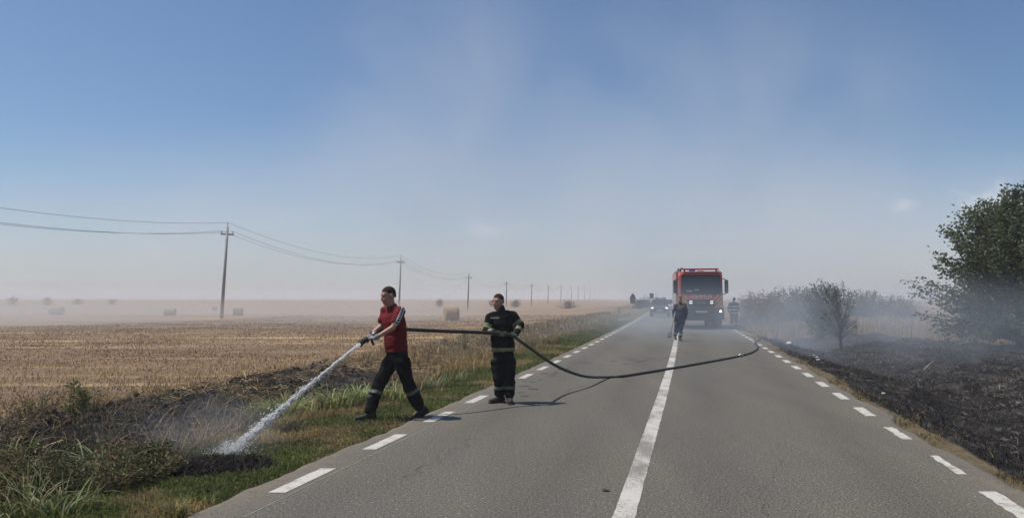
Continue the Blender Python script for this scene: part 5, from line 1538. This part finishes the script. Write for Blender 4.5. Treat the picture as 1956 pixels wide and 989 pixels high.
clump(745, 765, 110, .48, 'green grass clump seen between the legs of the striding man', 6)
clump(830, 740, 80, .42, 'pale wiry grass clump behind the rear leg of the striding man', 7, ((.26, .27, .16), (.16, .19, .08)), .010)
clump(870, 728, 60, .40, 'thin grass clump on the verge between the two men', 8, ((.2, .22, .1), (.12, .14, .05)), .010)
clump(60, 985, 70, .50, 'broad leaved grass clump at the corner of the weed patch', 9, ((.22, .22, .08), (.13, .15, .05), (.28, .23, .12)), .011)
clump(205, 915, 26, .62, 'few long pale arching blades over the weed patch', 10, ((.30, .30, .17), (.2, .22, .10)), .014)
clump(120, 985, 40, .45, 'pale grass clump in front of the dark weeds', 11, ((.28, .28, .15), (.15, .17, .07)), .014)
clump(330, 985, 60, .20, 'short grass tuft at the edge of the brown bare patch', 12, ((.2, .18, .07), (.1, .12, .04)), .010, .05)
clump(10, 880, 30, .55, 'withered pale grass clump at the outer edge of the weeds', 13, ((.30, .28, .16), (.2, .2, .1)), .013)

def weed(u, v, h, r, nst, nleaf, leaf, cols, label, seed, lean=(0, 0), bare=.15, stem=.006, cat='weed', group='weeds in the verge'):
    c = G(u, v); rr = random.Random(seed); rs = np.random.default_rng(seed)
    o = empty('weed_plant', c, label=label, cat=cat, group=group)
    mb = MB(); lp, ld = [], []
    for s in range(nst):
        a = rr.uniform(0, 6.283); k = rr.random() ** .6
        tip = Vector((math.cos(a) * r * k + lean[0], math.sin(a) * r * k + lean[1], h * rr.uniform(.6, 1.0) * (1 - .25 * k)))
        base = Vector((math.cos(a) * r * .25 * k, math.sin(a) * r * .25 * k, -.03))
        pts = catmull([base, base.lerp(tip, .5) + Vector((rr.gauss(0, .03), rr.gauss(0, .03), .02)), tip], 4)
        mb.tube(pts, [stem * (1 - .7 * i / (len(pts) - 1)) for i in range(len(pts))], 5, False)
        ax = (tip - base).normalized()
        for q in range(nleaf):
            t = bare + (1 - bare) * rr.random() ** .8; f = t * (len(pts) - 1); i0 = min(int(f), len(pts) - 2); pos = pts[i0].lerp(pts[i0 + 1], f - i0)
            dv_ = (Vector((rr.gauss(0, 1), rr.gauss(0, 1), rr.gauss(0, .6))).normalized() + ax * .5).normalized()
            lp.append(pos + dv_ * leaf * rr.uniform(0, 1.3)); ld.append(dv_)
    mb.build('stems', m_stem, o, True)
    lp, ld = np.array(lp), np.array(ld); N = len(lp)
    cb = np.array(cols)[rs.integers(0, len(cols), N)]
    v_, f_, c_ = leaves(lp, ld, rs.uniform(.6, 1.3, N) * leaf, rs.uniform(.3, .5, N) * leaf, cvar(cb, N, .25, .07, rs), rs)
    link('foliage', mesh_np('foliage', v_, f_, m_leaf, c_), o)
DK = [(.055, .066, .020), (.075, .086, .028), (.042, .052, .016), (.13, .12, .05), (.17, .13, .065)]
YG = [(.19, .18, .07), (.14, .14, .05), (.24, .21, .10)]
BR = [(.17, .12, .065), (.12, .085, .045), (.24, .18, .10)]
low = [(30, 960, .42, .40, 'dark weed bush in the near corner of the verge'), (105, 950, .46, .42, 'dense dark weed bush behind the broad grass clump'), (180, 945, .44, .42, 'dense dark weed bush in the middle of the weed patch'), (250, 925, .36, .36, 'dark weed bush beside the brown bare patch'), (285, 895, .30, .30, 'green weed bush by the scorched spot'), (310, 905, .22, .26, 'low weed at the foot of the scorched spot'), (60, 915, .42, .4, 'dark weed bush under the tall dry stalk'), (140, 905, .38, .4, 'dark weed bush below the slanting sapling'), (215, 895, .34, .34, 'weed bush at the foot of the slanting dead stem'), (5, 905, .5, .4, 'dark weed bush against the outer edge of the verge'), (500, 800, .16, .2, 'low broad weed behind the water jet'), (555, 825, .14, .18, 'small leafy weed at the foot of the grass clump under the jet')]
for i, (u, v, h, r, lab) in enumerate(low): weed(u, v, h * (.75, 1.0, .85)[i % 3], r * (1.0, .9, .8)[i % 3], (30, 36, 20)[i % 3], (36, 40, 30)[i % 3], (.050, .036, .042)[i % 3], (DK, DK[:3], DK + BR + YG)[i % 3], lab, 300 + i)
weed(158, 868, 1.02, .15, 5, 170, .05, [(.20, .19, .07), (.15, .15, .05), (.24, .21, .09)], 'tall slanting sapling with a bushy yellow green top', 330, (-.17, .1), .62, .010)
weed(105, 885, .98, .03, 1, 16, .03, YG, 'tall straight dry stalk standing in the weeds', 331, (0, 0), .75, .008)
weed(245, 880, .78, .05, 2, 8, .03, BR, 'dark slanting dead stem at the side of the scorched hollow', 332, (-.28, .1), .6, .009)
weed(190, 850, .5, .28, 12, 12, .035, BR + YG, 'brown withered weed with curled leaves on the bank', 333)
weed(225, 835, .45, .3, 12, 10, .035, BR + YG, 'brown withered weed between the sapling and the scorched hollow', 334)
weed(330, 815, .42, .06, 3, 22, .03, BR, 'dark seeding dock stalk at the back of the scorched hollow', 335, (0, 0), .45, .008)
weed(50, 800, .35, .35, 12, 16, .04, DK + BR, 'mixed green and brown weed on the soil bank', 336)
weed(30, 840, .35, .4, 14, 14, .04, BR, 'heap of brown withered weeds on the bank', 337)
weed(888, 668, .95, .28, 9, 26, .05, YG, 'tall thin yellow green weed between the two men', 338, (.03, 0), .35, .008)
weed(815, 690, .7, .12, 5, 8, .04, BR, 'thin dry weed stalks behind the man in the red shirt', 339, (0, 0), .4, .006)
weed(1060, 660, .55, .3, 10, 14, .06, BR + YG, 'dry weed on the bank past the firefighter with the hose', 340)
weed(1015, 665, .6, .3, 10, 14, .06, BR, 'tall dry weed right behind the firefighter with the hose', 341)
weed(1180, 600, 1.1, .7, 12, 16, .12, YG + BR, 'large dry weed on the verge short of the triangular sign', 342)
weed(1545, 640, .9, .15, 4, 6, .05, BR, 'pale bent dry stalks at the front of the reeds', 343, (.2, 0), .5, .010)
weed(1800, 672, 1.0, .3, 3, 3, .04, BR, 'thin bare twigs standing before the large leafy tree', 344, (-.2, 0), .6, .008)

# ================================================================== SMALL THINGS
m_litter = mat('white_litter', (.70, .70, .69), (.55, .55, .54), rough=.6, scale=20)
def litter(u, v, s, label, seed):
    c = G(u, v); rr = random.Random(seed)
    mb = MB(); mb.ell((0, 0, .35), 1, .7, .4, None, 9, 6)
    mb.v = [tuple(x * s * rr.uniform(.6, 1.25) for x in p) for p in mb.v]
    mb.build('litter', m_litter, None, False, 0, c, label=label, cat='litter', group='litter in the burnt ditch')
litter(1507, 657, .15, 'crumpled white bag where the dry reeds meet the burnt ground', 1)
litter(1605, 665, .07, 'white scrap at the foot of the scorched tree', 2)
for i, (u, v) in enumerate([(1555, 678), (1560, 684), (1563, 688)]): litter(u, v, .06, 'tiny white scrap on the burnt slope below the reeds', 5 + i)
litter(1687, 753, .05, 'small white scrap in the bottom of the burnt ditch', 9)
a, b_ = G(1764, 707, .04), G(1784, 698, .10)
MB().tube([a, a.lerp(b_, .5) + Vector((0, 0, .02)), b_], [.018, .016, .010], 7).build('stick', m_wood, None, True, label='pale burnt stick lying in the charred ditch', cat='stick')
a, b_ = G(1655, 715, .03), G(1690, 716, .05)
lf = G(1157, 937)
rl = random.Random(2); n = 16
V = [(0, 0, .016)] + [(math.cos(t) * .045 * rl.uniform(.6, 1.15) , math.sin(t) * .030 * rl.uniform(.6, 1.2), .006 + rl.uniform(0, .012)) for t in (2 * math.pi * k / n for k in range(n))]
link('dead_leaf', mesh_np('dead_leaf', np.array(V), np.array([(0, 1 + k, 1 + (k + 1) % n) for k in range(n)]), mat('dead_leaf', (.03, .026, .022), rough=.8)), None, (lf.x, lf.y, 0), label='dark curled leaf lying on the asphalt by the centre line', cat='leaf')

for i, (u, v, h, lab) in enumerate([(70, 830, .62, 'tall dry stalk cluster on the near bank above the dark weeds'), (15, 870, .6, 'dry stalk cluster at the outer end of the near bank'), (175, 800, .5, 'dry stalks at the head of the bank beside the sapling'), (260, 830, .42, 'short dry stalks at the shoulder of the scorched hollow'), (420, 770, .42, 'thin dry stalks on the bank behind the scorched hollow'), (600, 735, .45, 'dry stalks on the bank above the grass under the jet'), (105, 780, .4, 'low dry stalks where the bank meets the stubble')]):
    weed(u, v, h, .22, 12, 9, .045, BR + YG, lab, 360 + i, (0, 0), .35, .005)

# ================================================================== HAZE AND SMOKE
def vol_mat(name, colr, dens, aniso, build=None):
    m = bpy.data.materials.new(name); m.use_nodes = True
    t = m.node_tree
    for n in list(t.nodes): t.nodes.remove(n)
    o = t.nodes.new('ShaderNodeOutputMaterial'); v = t.nodes.new('ShaderNodeVolumePrincipled')
    v.inputs['Color'].default_value = (*colr, 1); v.inputs['Density'].default_value = dens; v.inputs['Anisotropy'].default_value = aniso
    t.links.new(v.outputs[0], o.inputs['Volume'])
    if build: build(t, v)
    return m
hz = vol_mat('haze_air', (.90, .89, .90), .0010, 0.0)
MB().box((-2500, -40, -3), (2700, 2400, 11.5)).build('haze', hz, kind='stuff', label='pale smoky haze hanging over the fields and road', cat='haze')
def smoke(name, c, size, dens, colr, label, scale, lo, hi, detail=3, aniso=0.0, step=1.0, rz=0, stretch=(1, 1, 1), power=1.0):
    """a drifting smoke bank: soft ellipsoid filled with noise"""
    def build(t, v):
        tc = t.nodes.new('ShaderNodeTexCoord')
        ln = t.nodes.new('ShaderNodeVectorMath'); ln.operation = 'LENGTH'; t.links.new(tc.outputs['Object'], ln.inputs[0])
        fo = t.nodes.new('ShaderNodeMapRange'); fo.interpolation_type = 'SMOOTHSTEP'
        t.links.new(ln.outputs['Value'], fo.inputs[0]); fo.inputs[1].default_value = 1.0; fo.inputs[2].default_value = .25
        mp_ = t.nodes.new('ShaderNodeMapping'); mp_.inputs['Scale'].default_value = tuple(s * q * scale for s, q in zip(size, stretch)); t.links.new(tc.outputs['Object'], mp_.inputs[0])
        nz = t.nodes.new('ShaderNodeTexNoise'); nz.inputs['Detail'].default_value = detail; nz.inputs['Scale'].default_value = 1.0; nz.inputs['Distortion'].default_value = .4
        t.links.new(mp_.outputs[0], nz.inputs['Vector'])
        mr = t.nodes.new('ShaderNodeMapRange'); t.links.new(nz.outputs['Fac'], mr.inputs[0]); mr.inputs[1].default_value = lo; mr.inputs[2].default_value = hi
        mr.inputs[4].default_value = dens
        mu = t.nodes.new('ShaderNodeMath'); mu.operation = 'MULTIPLY'; t.links.new(fo.outputs[0], mu.inputs[0]); t.links.new(mr.outputs[0], mu.inputs[1])
        t.links.new(mu.outputs[0], v.inputs['Density'])
    m = vol_mat(name + '_volume', colr, dens, aniso, build)
    try: m.cycles.volume_step_rate = step
    except Exception: pass
    o = MB().ell((0, 0, 0), 1, 1, 1, None, 20, 12).build(name, m, kind='stuff', label=label, cat='smoke')
    o.location = c; o.scale = size; o.rotation_euler = (0, 0, rz)
    return o
smoke('ditch_smoke', (13.6, 36, .4), (14, 21, 2.8), .076, (.66, .73, .82), 'blue grey smoke drifting over the burnt ditch and shrubs', .28, .36, .66)
smoke('field_smoke', (-42, 76, .0), (62, 57, 2.5), .033, (.80, .78, .78), 'low pale smoke lying over the stubble field', .045, .28, .66)
smoke('scorch_smoke', (-3.55, 9.1, .1), (1.4, 1.0, .65), .40, (.62, .68, .77), 'thin blue smoke rising from the scorched hollow by the jet', 2.0, .42, .72)
smoke('spray_mist', (W1.x - .02, W1.y + .10, W1.z + .08), (.20, .26, .18), 1.4, (.97, .97, .97), 'fine white mist thrown up where the jet lands', 5.0, .32, .75)
smoke('rising_smoke', (100, 1700, 0), (2600, 650, 430), .0022, (.90, .93, .97), 'vast veil of smoke spreading up into the blue sky', .0032, .28, .72, 4)
smoke('smoke_plume', (-14, 170, 38), (40, 30, 50), .026, (.80, .87, .93), 'wispy plume of smoke climbing the sky over the field', .028, .36, .72, 5)
smoke('smoke_plume', (46, 175, 36), (66, 32, 50), .022, (.80, .87, .93), 'broad faint plume of smoke in the sky above the fire engine', .024, .36, .72, 5)
